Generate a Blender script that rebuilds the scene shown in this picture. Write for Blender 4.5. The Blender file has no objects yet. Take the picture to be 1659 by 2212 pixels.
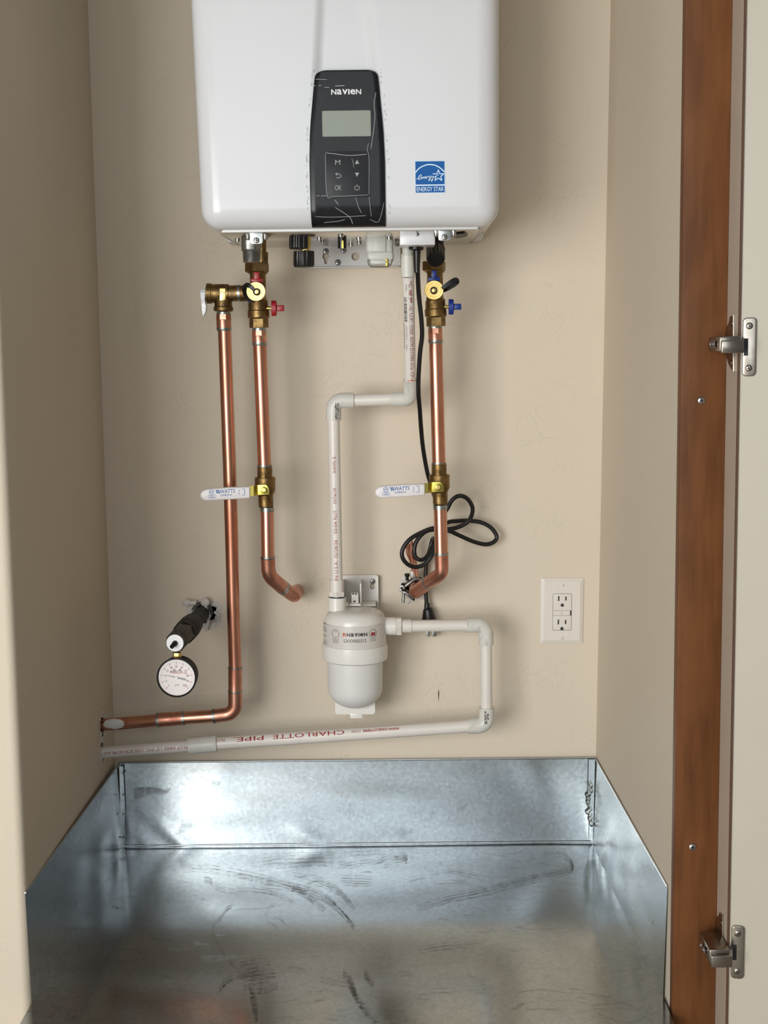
import bpy, bmesh, math, random
from mathutils import Vector as V, Matrix, noise
random.seed(7)
S = bpy.context.scene
C = S.collection
PI = math.pi

# ------------------------------------------------------------------ camera
W, H, F, D0 = 1659.0, 2212.0, 2900.0, 2.358          # picture size, focal length in pixels, lens to back wall (m)
fw = V((16, -336, F)).normalized()
dn = V((300, 25044, F)); dn = (dn - fw * dn.dot(fw)).normalized()
rt = dn.cross(fw)
def ray(px, py):
    c = V((px - W / 2, py - H / 2, F))
    return V((c.dot(rt), c.dot(fw), -c.dot(dn)))
_r = ray(775, 1826)
ZC = -_r.z / _r.y * (D0 - .012)                       # lens height above the pan floor
CAM = V((0, -D0, ZC))
cam = bpy.data.objects.new('camera', bpy.data.cameras.new('camera')); C.objects.link(cam)
cx = V((rt.x, fw.x, -dn.x)); cy = -V((rt.y, fw.y, -dn.y)); cz = -V((rt.z, fw.z, -dn.z))
M = Matrix((cx, cy, cz)).transposed().to_4x4(); M.translation = CAM
cam.matrix_world = M
cam.data.sensor_fit = 'VERTICAL'; cam.data.sensor_height = 36; cam.data.lens = 36 * F / H
cam.data.clip_start = .05
S.camera = cam

# ------------------------------------------------------------------ world, lights, exposure
S.view_settings.view_transform = 'Standard'; S.view_settings.look = 'None'
S.view_settings.gamma = 1; S.view_settings.use_curve_mapping = False
S.view_settings.exposure = 0.0
w = bpy.data.worlds.new('world'); S.world = w; w.use_nodes = True
w.node_tree.nodes['Background'].inputs[0].default_value = (.86, .86, .88, 1)
w.node_tree.nodes['Background'].inputs[1].default_value = .19
def area(name, loc, to, sx, sy, power, col):
    l = bpy.data.lights.new(name, 'AREA'); l.shape = 'RECTANGLE'; l.size = sx; l.size_y = sy
    l.energy = power; l.color = col
    o = bpy.data.objects.new(name, l); C.objects.link(o); o.location = loc
    o.rotation_euler = (V(to) - V(loc)).to_track_quat('-Z', 'Y').to_euler()
    return o
area('doorway_daylight', (-1.62, -3.4, .78), (0, 0, .8), 1.6, 1.5, 90, (1, .99, .965))
area('far_window_daylight', (-.32, -4.2, 1.50), (-.1, 0, .9), 1.5, 1.5, 22, (.89, .955, 1))

# ------------------------------------------------------------------ pixel helpers: where a point seen in the photo stands in the room
def P(px, py, d):                                      # point at distance d in front of the back wall
    r = ray(px, py); return CAM + r * ((D0 - d) / r.y)
def PX(px, py, x):                                     # point on an upright plane at x
    r = ray(px, py); return CAM + r * (x / r.x)
def PZ(px, py, z):                                     # point on a level plane at z
    r = ray(px, py); return CAM + r * ((z - CAM.z) / r.z)
def R(px, d): return px * (D0 - d) / F                 # a length in pixels as metres at distance d
EX, EY, EZ = V((1, 0, 0)), V((0, 1, 0)), V((0, 0, 1))

# ------------------------------------------------------------------ materials
def lin(c):
    return tuple((x / 255 / 12.92 if x / 255 <= .04045 else ((x / 255 + .055) / 1.055) ** 2.4) for x in c) + (1,)
class Nd:
    def __init__(s, name):
        s.m = bpy.data.materials.new(name); s.m.use_nodes = True; s.t = s.m.node_tree
        s.b = s.t.nodes['Principled BSDF']
    def n(s, kind, **kw):
        x = s.t.nodes.new(kind)
        for k, v in kw.items():
            if k[0] == 'i' and k[1:].isdigit(): x.inputs[int(k[1:])].default_value = v
            else: setattr(x, k, v)
        return x
    def l(s, a, b): s.t.links.new(a, b)
    def noise(s, scale, detail=2, rough=.5, vec=None, dist=0):
        x = s.n('ShaderNodeTexNoise'); x.inputs['Scale'].default_value = scale; x.inputs['Detail'].default_value = detail
        x.inputs['Roughness'].default_value = rough; x.inputs['Distortion'].default_value = dist
        s.l(vec or s.co(), x.inputs['Vector']); return x.outputs['Fac']
    def co(s):
        if not hasattr(s, '_co'): s._co = s.n('ShaderNodeTexCoord').outputs['Object']
        return s._co
    def scaled(s, v):
        x = s.n('ShaderNodeMapping'); x.inputs['Scale'].default_value = v; s.l(s.co(), x.inputs['Vector']); return x.outputs[0]
    def ramp(s, fac, stops):
        x = s.n('ShaderNodeValToRGB'); e = x.color_ramp.elements
        while len(e) < len(stops): e.new(.5)
        for k, (p, c) in enumerate(stops):
            e[k].position = p; e[k].color = c if len(c) == 4 else tuple(c) + (1,)
        s.l(fac, x.inputs[0]); return x.outputs[0]
    def math(s, op, a, b=None, c=None):
        x = s.n('ShaderNodeMath', operation=op)
        for i, q in enumerate((a, b, c)):
            if q is None: continue
            if isinstance(q, (int, float)): x.inputs[i].default_value = q
            else: s.l(q, x.inputs[i])
        return x.outputs[0]
    def mix(s, fac, a, b):
        x = s.n('ShaderNodeMix', data_type='RGBA')
        for sock, q in ((x.inputs[0], fac), (x.inputs[6], a), (x.inputs[7], b)):
            if isinstance(q, (int, float, tuple)): sock.default_value = q
            else: s.l(q, sock)
        return x.outputs[2]
    def bump(s, h, strength, dist):
        x = s.n('ShaderNodeBump'); x.inputs['Strength'].default_value = strength; x.inputs['Distance'].default_value = dist
        s.l(h, x.inputs['Height']); s.l(x.outputs[0], s.b.inputs['Normal']); return x
    def base(s, c):
        if isinstance(c, tuple): s.b.inputs['Base Color'].default_value = c
        else: s.l(c, s.b.inputs['Base Color'])
    def rough(s, r):
        if isinstance(r, (int, float)): s.b.inputs['Roughness'].default_value = r
        else: s.l(r, s.b.inputs['Roughness'])
def G(v): return (v, v, v, 1)
def plastic(name, col, rough=.4, var=.06, nscale=40, bump=0, spec=.5, metal=0):
    k = Nd(name); c = lin(col)
    dk = tuple(x * (1 - var) for x in c[:3]) + (1,); lt = tuple(min(1, x * (1 + var)) for x in c[:3]) + (1,)
    f = k.noise(nscale, 4, .6)
    k.base(k.ramp(f, [(.3, dk), (.7, lt)])); k.rough(k.ramp(f, [(.3, G(rough * .9)), (.7, G(min(1, rough * 1.12)))]))
    k.b.inputs['Metallic'].default_value = metal; k.b.inputs['Specular IOR Level'].default_value = spec
    if bump: k.bump(k.noise(nscale * 8, 3), .35, bump)
    return k.m
def paint(name, col, tex=1.0):
    k = Nd(name); c = lin(col)
    low = k.noise(3.0, 3, .55); k.base(k.mix(low, tuple(x * .955 for x in c[:3]) + (1,), tuple(min(1, x * 1.03) for x in c[:3]) + (1,)))
    k.rough(.62); k.b.inputs['Specular IOR Level'].default_value = .35
    a = k.noise(21, 3, .55, dist=.9)                   # trowel skips: thin wandering ridges, broken into short runs
    ridge = k.ramp(k.math('ABSOLUTE', k.math('SUBTRACT', a, .5)), [(0, G(1)), (.011, G(.35)), (.03, G(0))])
    gate = k.ramp(k.noise(9, 2), [(.5, G(0)), (.62, G(1))])
    fine = k.noise(160, 4, .6)
    pits = k.noise(40, 3, .6)
    h = k.math('ADD', k.math('MULTIPLY', k.math('MULTIPLY', ridge, gate), -.55 * tex), k.math('ADD', k.math('MULTIPLY', fine, .30), k.math('MULTIPLY', pits, .45)))
    k.bump(h, .5, .0016)
    return k.m
def metal(name, col, col2, rough=.3, scale=25, bump=0, stretch=None, lo=.35, hi=.65):
    k = Nd(name); vec = k.scaled(stretch) if stretch else k.co()
    f = k.noise(scale, 5, .62, vec)
    k.base(k.ramp(f, [(lo, lin(col2)), (hi, lin(col))])); k.b.inputs['Metallic'].default_value = 1
    k.rough(k.ramp(f, [(lo, G(min(1, rough * 1.5))), (hi, G(rough))]))
    if bump: k.bump(k.noise(scale * 9, 3), .4, bump)
    return k.m
def wood(name):
    k = Nd(name)
    g = k.noise(9, 6, .6, k.scaled((9, 9, .8)), .4); b = k.noise(7, 3, .5, k.scaled((1.5, 1.5, .9)), .6)
    c1 = k.ramp(g, [(.3, lin((84, 50, 26))), (.7, lin((122, 77, 44)))])
    c2 = k.ramp(b, [(.35, lin((88, 53, 28))), (.7, lin((126, 81, 48)))])
    k.base(k.mix(.5, c1, c2)); k.rough(.5); k.b.inputs['Specular IOR Level'].default_value = .2; k.bump(g, .12, .0006)
    return k.m
def galvanised(name, dirt=1.0, r0=.20, dark=1.0):
    k = Nd(name)
    sp = k.n('ShaderNodeTexVoronoi'); sp.inputs['Scale'].default_value = 190; k.l(k.co(), sp.inputs['Vector'])
    spang = k.ramp(sp.outputs['Color'], [(0, tuple(x * dark for x in lin((172, 177, 179)))[:3]), (1, tuple(x * dark for x in lin((190, 195, 197)))[:3])])
    cl = k.noise(4.5, 5, .62, dist=.5)
    c = k.mix(k.ramp(cl, [(.45, G(0)), (.72, G(.4 * dirt))]), spang, lin((134, 137, 136)))
    st = k.noise(10, 6, .68, k.scaled((1.0, 2.2, 2)), 1.6)
    smear = k.ramp(st, [(.585, G(0)), (.70, G(.6 * dirt))])
    c = k.mix(smear, c, lin((104, 100, 92)))
    k.base(c); k.b.inputs['Metallic'].default_value = 1
    rg = k.math('ADD', k.math('MULTIPLY', cl, .12), k.math('MULTIPLY', smear, .25)); k.rough(k.math('ADD', rg, r0))
    k.bump(k.noise(26, 2), .05, .0015)
    return k.m

M_ = {}
def mk():
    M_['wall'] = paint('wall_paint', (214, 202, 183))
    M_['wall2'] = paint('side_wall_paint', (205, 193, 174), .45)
    M_['melamine'] = plastic('cream_melamine', (192, 185, 169), .45, .015, 15)
    M_['strip'] = plastic('taupe_strip', (176, 162, 146), .5, .02, 15)
    M_['brownedge'] = plastic('brown_edge', (92, 64, 46), .5)
    M_['wood'] = wood('stained_maple')
    M_['white'] = plastic('white_enamel', (213, 214, 216), .22, .012, 12)
    M_['whitecase'] = plastic('white_case', (214, 214, 212), .35, .02)
    M_['under'] = metal('bare_white_sheet', (226, 222, 216), (204, 200, 194), .14, 12)
    M_['black'] = plastic('black_gloss', (15, 15, 17), .22, .1, 12, 0, .2)
    M_['blackmat'] = plastic('black_plastic', (17, 17, 18), .38, .15)
    M_['cable'] = plastic('black_cable', (13, 13, 14), .36, .1)
    M_['keys'] = plastic('dark_keys', (32, 32, 34), .35, .05, 40, 0, .25)
    M_['lcd'] = plastic('grey_lcd', (128, 134, 118), .2, .02, 8)
    M_['ink_w'] = plastic('white_ink', (232, 232, 230), .5, .02)
    M_['ink_g'] = plastic('grey_ink', (158, 158, 158), .5, .02)
    M_['ink_k'] = plastic('black_ink', (34, 34, 38), .6, .1)
    M_['ink_r'] = plastic('red_ink', (152, 54, 58), .6, .2, 300)
    M_['ink_b'] = plastic('blue_ink', (38, 92, 156), .5, .05)
    M_['ink_o'] = plastic('orange_ink', (196, 82, 48), .5, .05)
    M_['estar'] = plastic('blue_sticker', (0, 88, 160), .5, .03, 40, 0, .3)
    M_['estar_l'] = plastic('sticker_print', (214, 234, 248), .4, .02)
    M_['copper'] = metal('copper', (222, 166, 142), (178, 116, 92), .27, 14, 0, (1, 1, .35), .3, .62)
    M_['copper2'] = metal('copper_fitting', (220, 166, 145), (186, 124, 102), .3, 30)
    M_['solder'] = metal('solder', (176, 180, 176), (112, 118, 112), .3, 60, .0003)
    M_['brass'] = metal('cast_brass', (146, 120, 78), (104, 82, 50), .36, 60, .0002)
    M_['brassy'] = metal('machined_brass', (222, 196, 126), (206, 176, 104), .26, 20)
    M_['gold'] = metal('yellow_zinc', (208, 194, 104), (150, 132, 60), .25, 20)
    M_['steel'] = metal('zinc_steel', (196, 196, 194), (150, 150, 148), .24, 30)
    M_['dull'] = metal('dull_steel', (205, 205, 205), (180, 180, 180), .45, 30)
    M_['nickel'] = metal('nickel_hinge', (176, 168, 156), (140, 132, 122), .22, 20)
    M_['cast'] = metal('grey_fitting', (168, 168, 164), (134, 134, 132), .36, 50, .0002)
    M_['iron'] = plastic('black_iron', (22, 21, 21), .55, .25, 50, .0004, .2)
    M_['irong'] = plastic('grey_iron', (62, 59, 55), .5, .25, 40, .0004, .3, .3)
    M_['pvc'] = plastic('pvc', (222, 216, 208), .34, .03, 30)
    k = Nd('pvc_fitting'); sp = k.noise(55, 5, .7, None, .6)
    k.base(k.ramp(sp, [(.30, lin((176, 172, 162))), (.42, lin((208, 206, 198))), (.72, lin((216, 214, 206)))])); k.rough(.38); M_['pvcfit'] = k.m
    M_['tank'] = plastic('white_canister', (224, 221, 214), .26, .02, 12)
    M_['bowl'] = plastic('pearly_bowl', (216, 215, 211), .3, .02, 12)
    M_['label'] = plastic('pearl_label', (206, 201, 194), .35, .02, 12)
    M_['trapgrey'] = plastic('pale_grey_plastic', (196, 198, 190), .4, .03)
    M_['red'] = plastic('red_handle', (150, 16, 30), .35, .06)
    M_['blue'] = plastic('blue_handle', (18, 48, 128), .35, .06)
    M_['vinyl'] = plastic('white_vinyl', (226, 222, 222), .35, .02)
    M_['plate'] = plastic('outlet_white', (222, 216, 207), .3, .015)
    M_['plaster'] = plastic('broken_plaster', (206, 202, 196), .9, .1, 120, .001)
    M_['putty'] = plastic('white_putty', (212, 212, 210), .6, .06, 120, .0006)
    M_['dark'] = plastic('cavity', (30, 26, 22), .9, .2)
    M_['face'] = plastic('dial_face', (236, 228, 226), .3, .02)
    M_['discw'] = plastic('bright_disc', (244, 244, 244), .3, .01)
    M_['pan'] = galvanised('galvanised_sheet', 1.0, .085, .9)
    M_['panw'] = galvanised('galvanised_wall', .45, .17)
    M_['floor'] = plastic('floor_tile', (172, 164, 152), .4, .08, 6)
    k = Nd('clear_film')                                # clear wrinkled film
    tr = k.n('ShaderNodeBsdfTransparent'); gl = k.n('ShaderNodeBsdfGlossy'); gl.inputs['Roughness'].default_value = .06
    fr = k.n('ShaderNodeFresnel'); fr.inputs['IOR'].default_value = 1.12
    mx = k.n('ShaderNodeMixShader'); k.l(fr.outputs[0], mx.inputs[0]); k.l(tr.outputs[0], mx.inputs[1]); k.l(gl.outputs[0], mx.inputs[2])
    k.l(mx.outputs[0], k.t.nodes['Material Output'].inputs[0]); M_['film'] = k.m
    k = Nd('painted_glint'); k.base(lin((225, 228, 232))); k.rough(.2); k.b.inputs['Alpha'].default_value = .55; M_['crease_glint'] = k.m  # pale colour stands in for highlights on the clear film
    k = Nd('tape_residue'); k.base(lin((222, 226, 230))); k.rough(.45); k.b.inputs['Metallic'].default_value = 1; k.l(k.ramp(k.noise(70, 4), [(.35, G(.1)), (.65, G(.4))]), k.b.inputs['Alpha']); M_['residue'] = k.m
    k = Nd('dried_smear'); k.base(lin((112, 106, 96))); k.rough(.75)
    k.l(k.ramp(k.noise(60, 5, .7, k.scaled((1, 1, 1)), 1.2), [(.40, G(0)), (.66, G(.55))]), k.b.inputs['Alpha']); M_['smear'] = k.m
mk()

# ------------------------------------------------------------------ mesh builder
def onb(n, up=None):
    n = n.normalized(); up = up or (EZ if abs(n.z) < .9 else EY)
    a = (up - n * up.dot(n)).normalized(); return a, n.cross(a)
class MB:
    def __init__(s): s.v = []; s.f = []
    def add(s, v, f):
        k = len(s.v); s.v += [V(p) for p in v]; s.f += [tuple(i + k for i in q) for q in f]; return s
    def tube(s, pts, r, n=16, caps=True, ref=None, ph=0, squash=1.0):
        pts = [V(p) for p in pts]; m = len(pts)
        if isinstance(r, (int, float)): r = [r] * m
        T = []
        for i in range(m):
            a = i; b = i
            while a > 0 and (pts[i] - pts[a]).length < 1e-6: a -= 1
            while b < m - 1 and (pts[b] - pts[i]).length < 1e-6: b += 1
            t = pts[b] - pts[a] if (a == i or b == i or True) else EZ
            if a == 0 and (pts[a] - pts[i]).length < 1e-6: t = pts[b] - pts[i]
            if b == m - 1 and (pts[b] - pts[i]).length < 1e-6: t = pts[i] - pts[a]
            if 0 < i < m - 1 and (pts[i] - pts[i - 1]).length > 1e-6 and (pts[i + 1] - pts[i]).length > 1e-6:
                t = (pts[i] - pts[i - 1]).normalized() + (pts[i + 1] - pts[i]).normalized()
            T.append(t.normalized())
        a, b = onb(T[0], ref); v = []; f = []
        for i in range(m):
            a = (a - T[i] * a.dot(T[i])).normalized(); b = T[i].cross(a)
            for j in range(n):
                q = 2 * PI * j / n + ph; v.append(pts[i] + a * (r[i] * math.cos(q)) + b * (r[i] * squash * math.sin(q)))
        for i in range(m - 1):
            for j in range(n): f.append((i * n + j, i * n + (j + 1) % n, (i + 1) * n + (j + 1) % n, (i + 1) * n + j))
        if caps: f.append(tuple(range(n - 1, -1, -1))); f.append(tuple((m - 1) * n + j for j in range(n)))
        return s.add(v, f)
    def pt(s, rows, d, n=20, ph=0, caps=True):           # turned piece read off the photo: rows of (px, py, half width px[, d])
        return s.tube([P(q[0], q[1], q[3] if len(q) > 3 else d) for q in rows], [R(q[2], q[3] if len(q) > 3 else d) for q in rows], n, caps, None, ph)
    def lathe(s, o, ax, prof, n=28, ph=0, ref=None, caps=True):
        ax = V(ax).normalized(); a, b = onb(ax, ref); o = V(o); m = len(prof); v = []; f = []
        for t, r in prof:
            for j in range(n):
                q = 2 * PI * j / n + ph; v.append(o + ax * t + (a * math.cos(q) + b * math.sin(q)) * max(r, 1e-5))
        for i in range(m - 1):
            for j in range(n): f.append((i * n + j, i * n + (j + 1) % n, (i + 1) * n + (j + 1) % n, (i + 1) * n + j))
        if caps: f.append(tuple(range(n - 1, -1, -1))); f.append(tuple((m - 1) * n + j for j in range(n)))
        return s.add(v, f)
    def box(s, c, size, bev=0, seg=2, rot=None):
        bm = bmesh.new(); bmesh.ops.create_cube(bm, size=1)
        for q in bm.verts: q.co = V((q.co.x * size[0], q.co.y * size[1], q.co.z * size[2]))
        if bev: bmesh.ops.bevel(bm, geom=bm.edges[:], offset=bev, segments=seg, affect='EDGES', profile=.5)
        rot = rot or Matrix.Identity(3); bm.verts.index_update()
        s.add([rot @ q.co + V(c) for q in bm.verts], [tuple(x.index for x in q.verts) for q in bm.faces]); bm.free(); return s
    def prism(s, poly, vec, holes=(), bev=0):            # planar outline with holes, thickened along vec
        bm = bmesh.new(); vec = V(vec)
        ed = []
        for lp in [poly] + list(holes):
            vs = [bm.verts.new(V(p)) for p in lp]
            ed += [bm.edges.new((vs[i], vs[(i + 1) % len(vs)])) for i in range(len(vs))]
        if holes: bmesh.ops.triangle_fill(bm, edges=ed, use_beauty=True, use_dissolve=False)
        else: bm.faces.new([q for q in bm.verts])
        g = bmesh.ops.extrude_face_region(bm, geom=bm.faces[:])
        top = [q for q in g['geom'] if isinstance(q, bmesh.types.BMVert)]
        bmesh.ops.translate(bm, verts=top, vec=vec)
        if bev:
            ts = set(top); es = [e for e in bm.edges if e.verts[0] in ts and e.verts[1] in ts and e.is_manifold and e.calc_face_angle(0) > .5]
            bmesh.ops.bevel(bm, geom=es, offset=bev, segments=3, affect='EDGES', profile=.5, clamp_overlap=True)
        bm.verts.index_update()
        s.add([q.co.copy() for q in bm.verts], [tuple(x.index for x in q.verts) for q in bm.faces]); bm.free(); return s
    def grid(s, fn, nu, nv, closed=False):
        v = [fn(i / nu, j / nv) for j in range(nv + 1) for i in range(nu + 1)]
        f = [(j * (nu + 1) + i, j * (nu + 1) + i + 1, (j + 1) * (nu + 1) + i + 1, (j + 1) * (nu + 1) + i) for j in range(nv) for i in range(nu)]
        return s.add(v, f)
    def ball(s, c, r, n=12, m=8, sq=(1, 1, 1)):
        v = []; f = []
        for j in range(m + 1):
            t = PI * j / m
            for i in range(n):
                p = 2 * PI * i / n; v.append(V(c) + V((r * sq[0] * math.sin(t) * math.cos(p), r * sq[1] * math.sin(t) * math.sin(p), r * sq[2] * math.cos(t))))
        for j in range(m):
            for i in range(n): f.append((j * n + i, j * n + (i + 1) % n, (j + 1) * n + (i + 1) % n, (j + 1) * n + i))
        return s.add(v, f)
    def ribbon(s, pts, wid, nrm):                        # flat printed stroke
        pts = [V(p) for p in pts]; nrm = V(nrm).normalized(); v = []; f = []
        m = len(pts); wid = wid if isinstance(wid, list) else [wid] * m
        for i in range(m):
            t = (pts[min(i + 1, m - 1)] - pts[max(i - 1, 0)]).normalized(); q = nrm.cross(t).normalized() * (wid[i] / 2)
            v += [pts[i] - q, pts[i] + q]
        for i in range(m - 1): f.append((2 * i, 2 * i + 2, 2 * i + 3, 2 * i + 1))
        return s.add(v, f)
    def map2(s, tv, fn): return s.add([fn(x, y) for x, y in tv[0]], tv[1])

def meshof(name, mb, mat, org=V((0, 0, 0)), sharp=34):
    me = bpy.data.meshes.new(name); me.from_pydata([p - org for p in mb.v], [], mb.f); me.materials.append(M_[mat])
    bm = bmesh.new(); bm.from_mesh(me); bmesh.ops.remove_doubles(bm, verts=bm.verts[:], dist=1e-7)
    bmesh.ops.recalc_face_normals(bm, faces=bm.faces[:]); bm.to_mesh(me); bm.free()
    me.shade_smooth(); me.set_sharp_from_angle(angle=math.radians(sharp)); return me
def root(o):
    while o.parent: o = o.parent
    return o
def part(name, mb, mat, parent, label=None, sharp=34):
    o = bpy.data.objects.new(name, meshof(name, mb, mat, root(parent).location, sharp)); C.objects.link(o); o.parent = parent
    if label: o['label'] = label
    return o
def thing(name, label, cat, loc, group=None):
    o = bpy.data.objects.new(name, None); C.objects.link(o); o.location = loc; o.empty_display_size = .03
    o['label'] = label; o['category'] = cat
    if group: o['group'] = group
    return o
def struct(name, mb, mat, label, cat, sharp=34):
    o = bpy.data.objects.new(name, meshof(name, mb, mat, V((0, 0, 0)), sharp)); C.objects.link(o)
    o['kind'] = 'structure'; o['label'] = label; o['category'] = cat; return o
def solo(name, mb, mat, label, cat, sharp=34):
    c = sum(mb.v, V((0, 0, 0))) / len(mb.v)
    o = bpy.data.objects.new(name, meshof(name, mb, mat, c, sharp)); C.objects.link(o); o.location = c
    o['label'] = label; o['category'] = cat; return o

# text as flat outlines (Blender's own built-in typeface)
_tc = {}
def text(sx, bold=0, shear=0, squeeze=1):
    key = (sx, bold, shear, squeeze)
    if key in _tc: return _tc[key]
    cu = bpy.data.curves.new('t', 'FONT'); cu.body = sx; cu.size = 1; cu.resolution_u = 2; cu.offset = bold; cu.shear = shear; cu.fill_mode = 'FRONT'
    o = bpy.data.objects.new('t', cu); C.objects.link(o)
    bpy.context.view_layer.update()
    me = bpy.data.meshes.new_from_object(o.evaluated_get(bpy.context.evaluated_depsgraph_get()))
    ys = [p.co.y for p in me.vertices]; ya, yb = min(ys), max(ys); bm = bmesh.new(); bm.from_mesh(me)
    for k in range(1, 7): bmesh.ops.bisect_plane(bm, geom=bm.verts[:] + bm.edges[:] + bm.faces[:], plane_co=(0, ya + (yb - ya) * k / 7, 0), plane_no=(0, 1, 0))
    bm.verts.index_update(); vs = [(p.co.x, p.co.y) for p in bm.verts]; fs = [tuple(q.index for q in g.verts) for g in bm.faces]; bm.free()
    bpy.data.objects.remove(o); bpy.data.curves.remove(cu); bpy.data.meshes.remove(me)
    x0 = min(p[0] for p in vs); x1 = max(p[0] for p in vs); y0 = min(p[1] for p in vs); y1 = max(p[1] for p in vs)
    _tc[key] = ([((p[0] - x0) / (x1 - x0), (p[1] - y0) / (y1 - y0)) for p in vs], fs); return _tc[key]
def flat_text(mb, sx, o, right, up, wid, hei, **k):      # fills a box of wid x hei whose lower left corner is o
    return mb.map2(text(sx, **k), lambda x, y: V(o) + right * (x * wid) + up * (y * hei))
def pipe_text(mb, sx, A, B, nrm, r, hei, ang=0, a0=0, a1=1, **k):   # along a pipe from A to B
    A = V(A); B = V(B); ax = (B - A).normalized(); n = (V(nrm) - ax * V(nrm).dot(ax)).normalized(); up = n.cross(ax); L = (B - A).length; r += .0002
    def fn(x, y):
        q = ang + (y - .5) * hei / r; return A + ax * (L * (a0 + (a1 - a0) * x)) + (n * math.cos(q) + up * math.sin(q)) * r
    return mb.map2(text(sx, **k), fn)
def drum_text(mb, sx, c, r, ang, z, wid, hei, **k):      # round an upright drum, facing the room
    r += .0003
    def fn(x, y):
        q = ang + (x - .5) * wid / r; return V((c.x + r * math.sin(q), c.y - r * math.cos(q), z + (y - .5) * hei))
    return mb.map2(text(sx, **k), fn)
def catmull(pts, k=6):
    pts = [V(p) for p in pts]; out = []
    q = [pts[0] * 2 - pts[1]] + pts + [pts[-1] * 2 - pts[-2]]
    for i in range(1, len(q) - 2):
        a, b, c, d = q[i - 1:i + 3]
        for j in range(k):
            t = j / k; out.append(.5 * (2 * b + (c - a) * t + (2 * a - 5 * b + 4 * c - d) * t * t + (3 * b - a - 3 * c + d) * t ** 3))
    return out + [pts[-1]]
def bend(a, c, b, r, n=8):                               # a -> c -> b with a rounded corner
    a, c, b = V(a), V(c), V(b); u = (a - c).normalized(); w_ = (b - c).normalized(); th = u.angle(w_)
    t = min(r / math.tan(th / 2), (a - c).length * .95, (b - c).length * .95); r = t * math.tan(th / 2)
    o = c + (u + w_).normalized() * (r / math.sin(th / 2)); p0 = c + u * t; p1 = c + w_ * t; e0 = p0 - o; e1 = p1 - o; al = e0.angle(e1)
    return [a] + [o + (e0 * math.sin((1 - k / n) * al) + e1 * math.sin(k / n * al)) / math.sin(al) for k in range(n + 1)] + [b]
def rrect(w_, h_, r, n=5):                               # rounded rectangle outline about 0,0
    o = []
    for sx, sy, a in ((1, 1, 0), (-1, 1, 90), (-1, -1, 180), (1, -1, 270)):
        for k in range(n + 1):
            q = math.radians(a + 90 * k / n); o.append((sx * (w_ / 2 - r) + r * math.cos(q), sy * (h_ / 2 - r) + r * math.sin(q)))
    return o
def screw_head(o, ax, r, parent, mat='steel', name='screw', slot=False):
    ax = V(ax).normalized(); o = V(o); a, b = onb(ax)
    s_ = part(name, MB().lathe(o, ax, [(0, r), (r * .18, r), (r * .34, r * .82), (r * .42, r * .45)], 18), mat, parent)
    m = MB(); c = o + ax * (r * .42); t = PI / 2 + random.uniform(-.3, .3) if slot else random.random()
    for k in ((0, 1) if not slot else (0,)):
        q = t + k * PI / 2; u = a * math.cos(q) + b * math.sin(q); m.prism([c + u * (x * r * .58) + ax.cross(u) * (y * r * .13) for x, y in ((-1, -1), (1, -1), (1, 1), (-1, 1))], ax * (r * .03))
    part('recess', m, 'ink_g' if slot else 'ink_k', s_)
    return s_

# ================================================================== ROOM
XL = P(247, 1600, 0).x; XR = P(1287, 1640, 0).x; XRT = P(1319, 0, 0).x; ZRB = P(1287, 1640, 0).z; ZRT = P(1319, 0, 0).z
rx_ = lambda z: XR + (XRT - XR) * (z - ZRB) / (ZRT - ZRB)
DL, DR = .60, .62
ZT, ZF, ZR = 1.98, -.004, -.16
def ragged(c, rx, rz, n, seed, jit=.28, fn=None):
    rnd = random.Random(seed); o = []
    for k in range(n):
        q = 2 * PI * k / n; m = 1 + (rnd.random() - .5) * 2 * jit; o.append((c[0] + rx * m * math.cos(q), c[1] + rz * m * math.sin(q)))
    return o
gasH = P(445, 1325, 0); coldH = P(893, 1274, 0); hotH = P(641, 1277, 0)
hole_gas = ragged((gasH.x, gasH.z), R(33, 0), R(25, 0), 22, 3); hole_cold = ragged((coldH.x, coldH.z), R(24, 0), R(27, 0), 20, 5)
hole_hot = [(hotH.x + R(13.0, 0) * math.cos(q * PI / 10), hotH.z + R(13.0, 0) * math.sin(q * PI / 10)) for q in range(20)]
E = .02
m = MB().prism([V((XL - E, 0, ZF)), V((rx_(ZF) + E, 0, ZF)), V((rx_(ZT) + E, 0, ZT)), V((XL - E, 0, ZT))], (0, .012, 0),
               holes=[[V((x, 0, z)) for x, z in h] for h in (hole_gas, hole_cold, hole_hot)])
wall_back = struct('wall_back', m, 'wall', 'beige trowelled back wall of the heater closet', 'wall')
drainH = PX(221, 1622, XL); dischH = PX(222, 1568, XL)
hole_l = ragged((dischH.y, dischH.z), .021, .022, 16, 8, .2); hole_l2 = ragged((drainH.y, drainH.z), .016, .021, 16, 9, .2)
m = MB().prism([V((XL, 0, ZF)), V((XL, 0, ZT)), V((XL, -DL + .012, ZT)), V((XL, -DL + .012, ZF))], (-.012, 0, 0),
               holes=[[V((XL, y, z)) for y, z in h] for h in (hole_l, hole_l2)])
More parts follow.
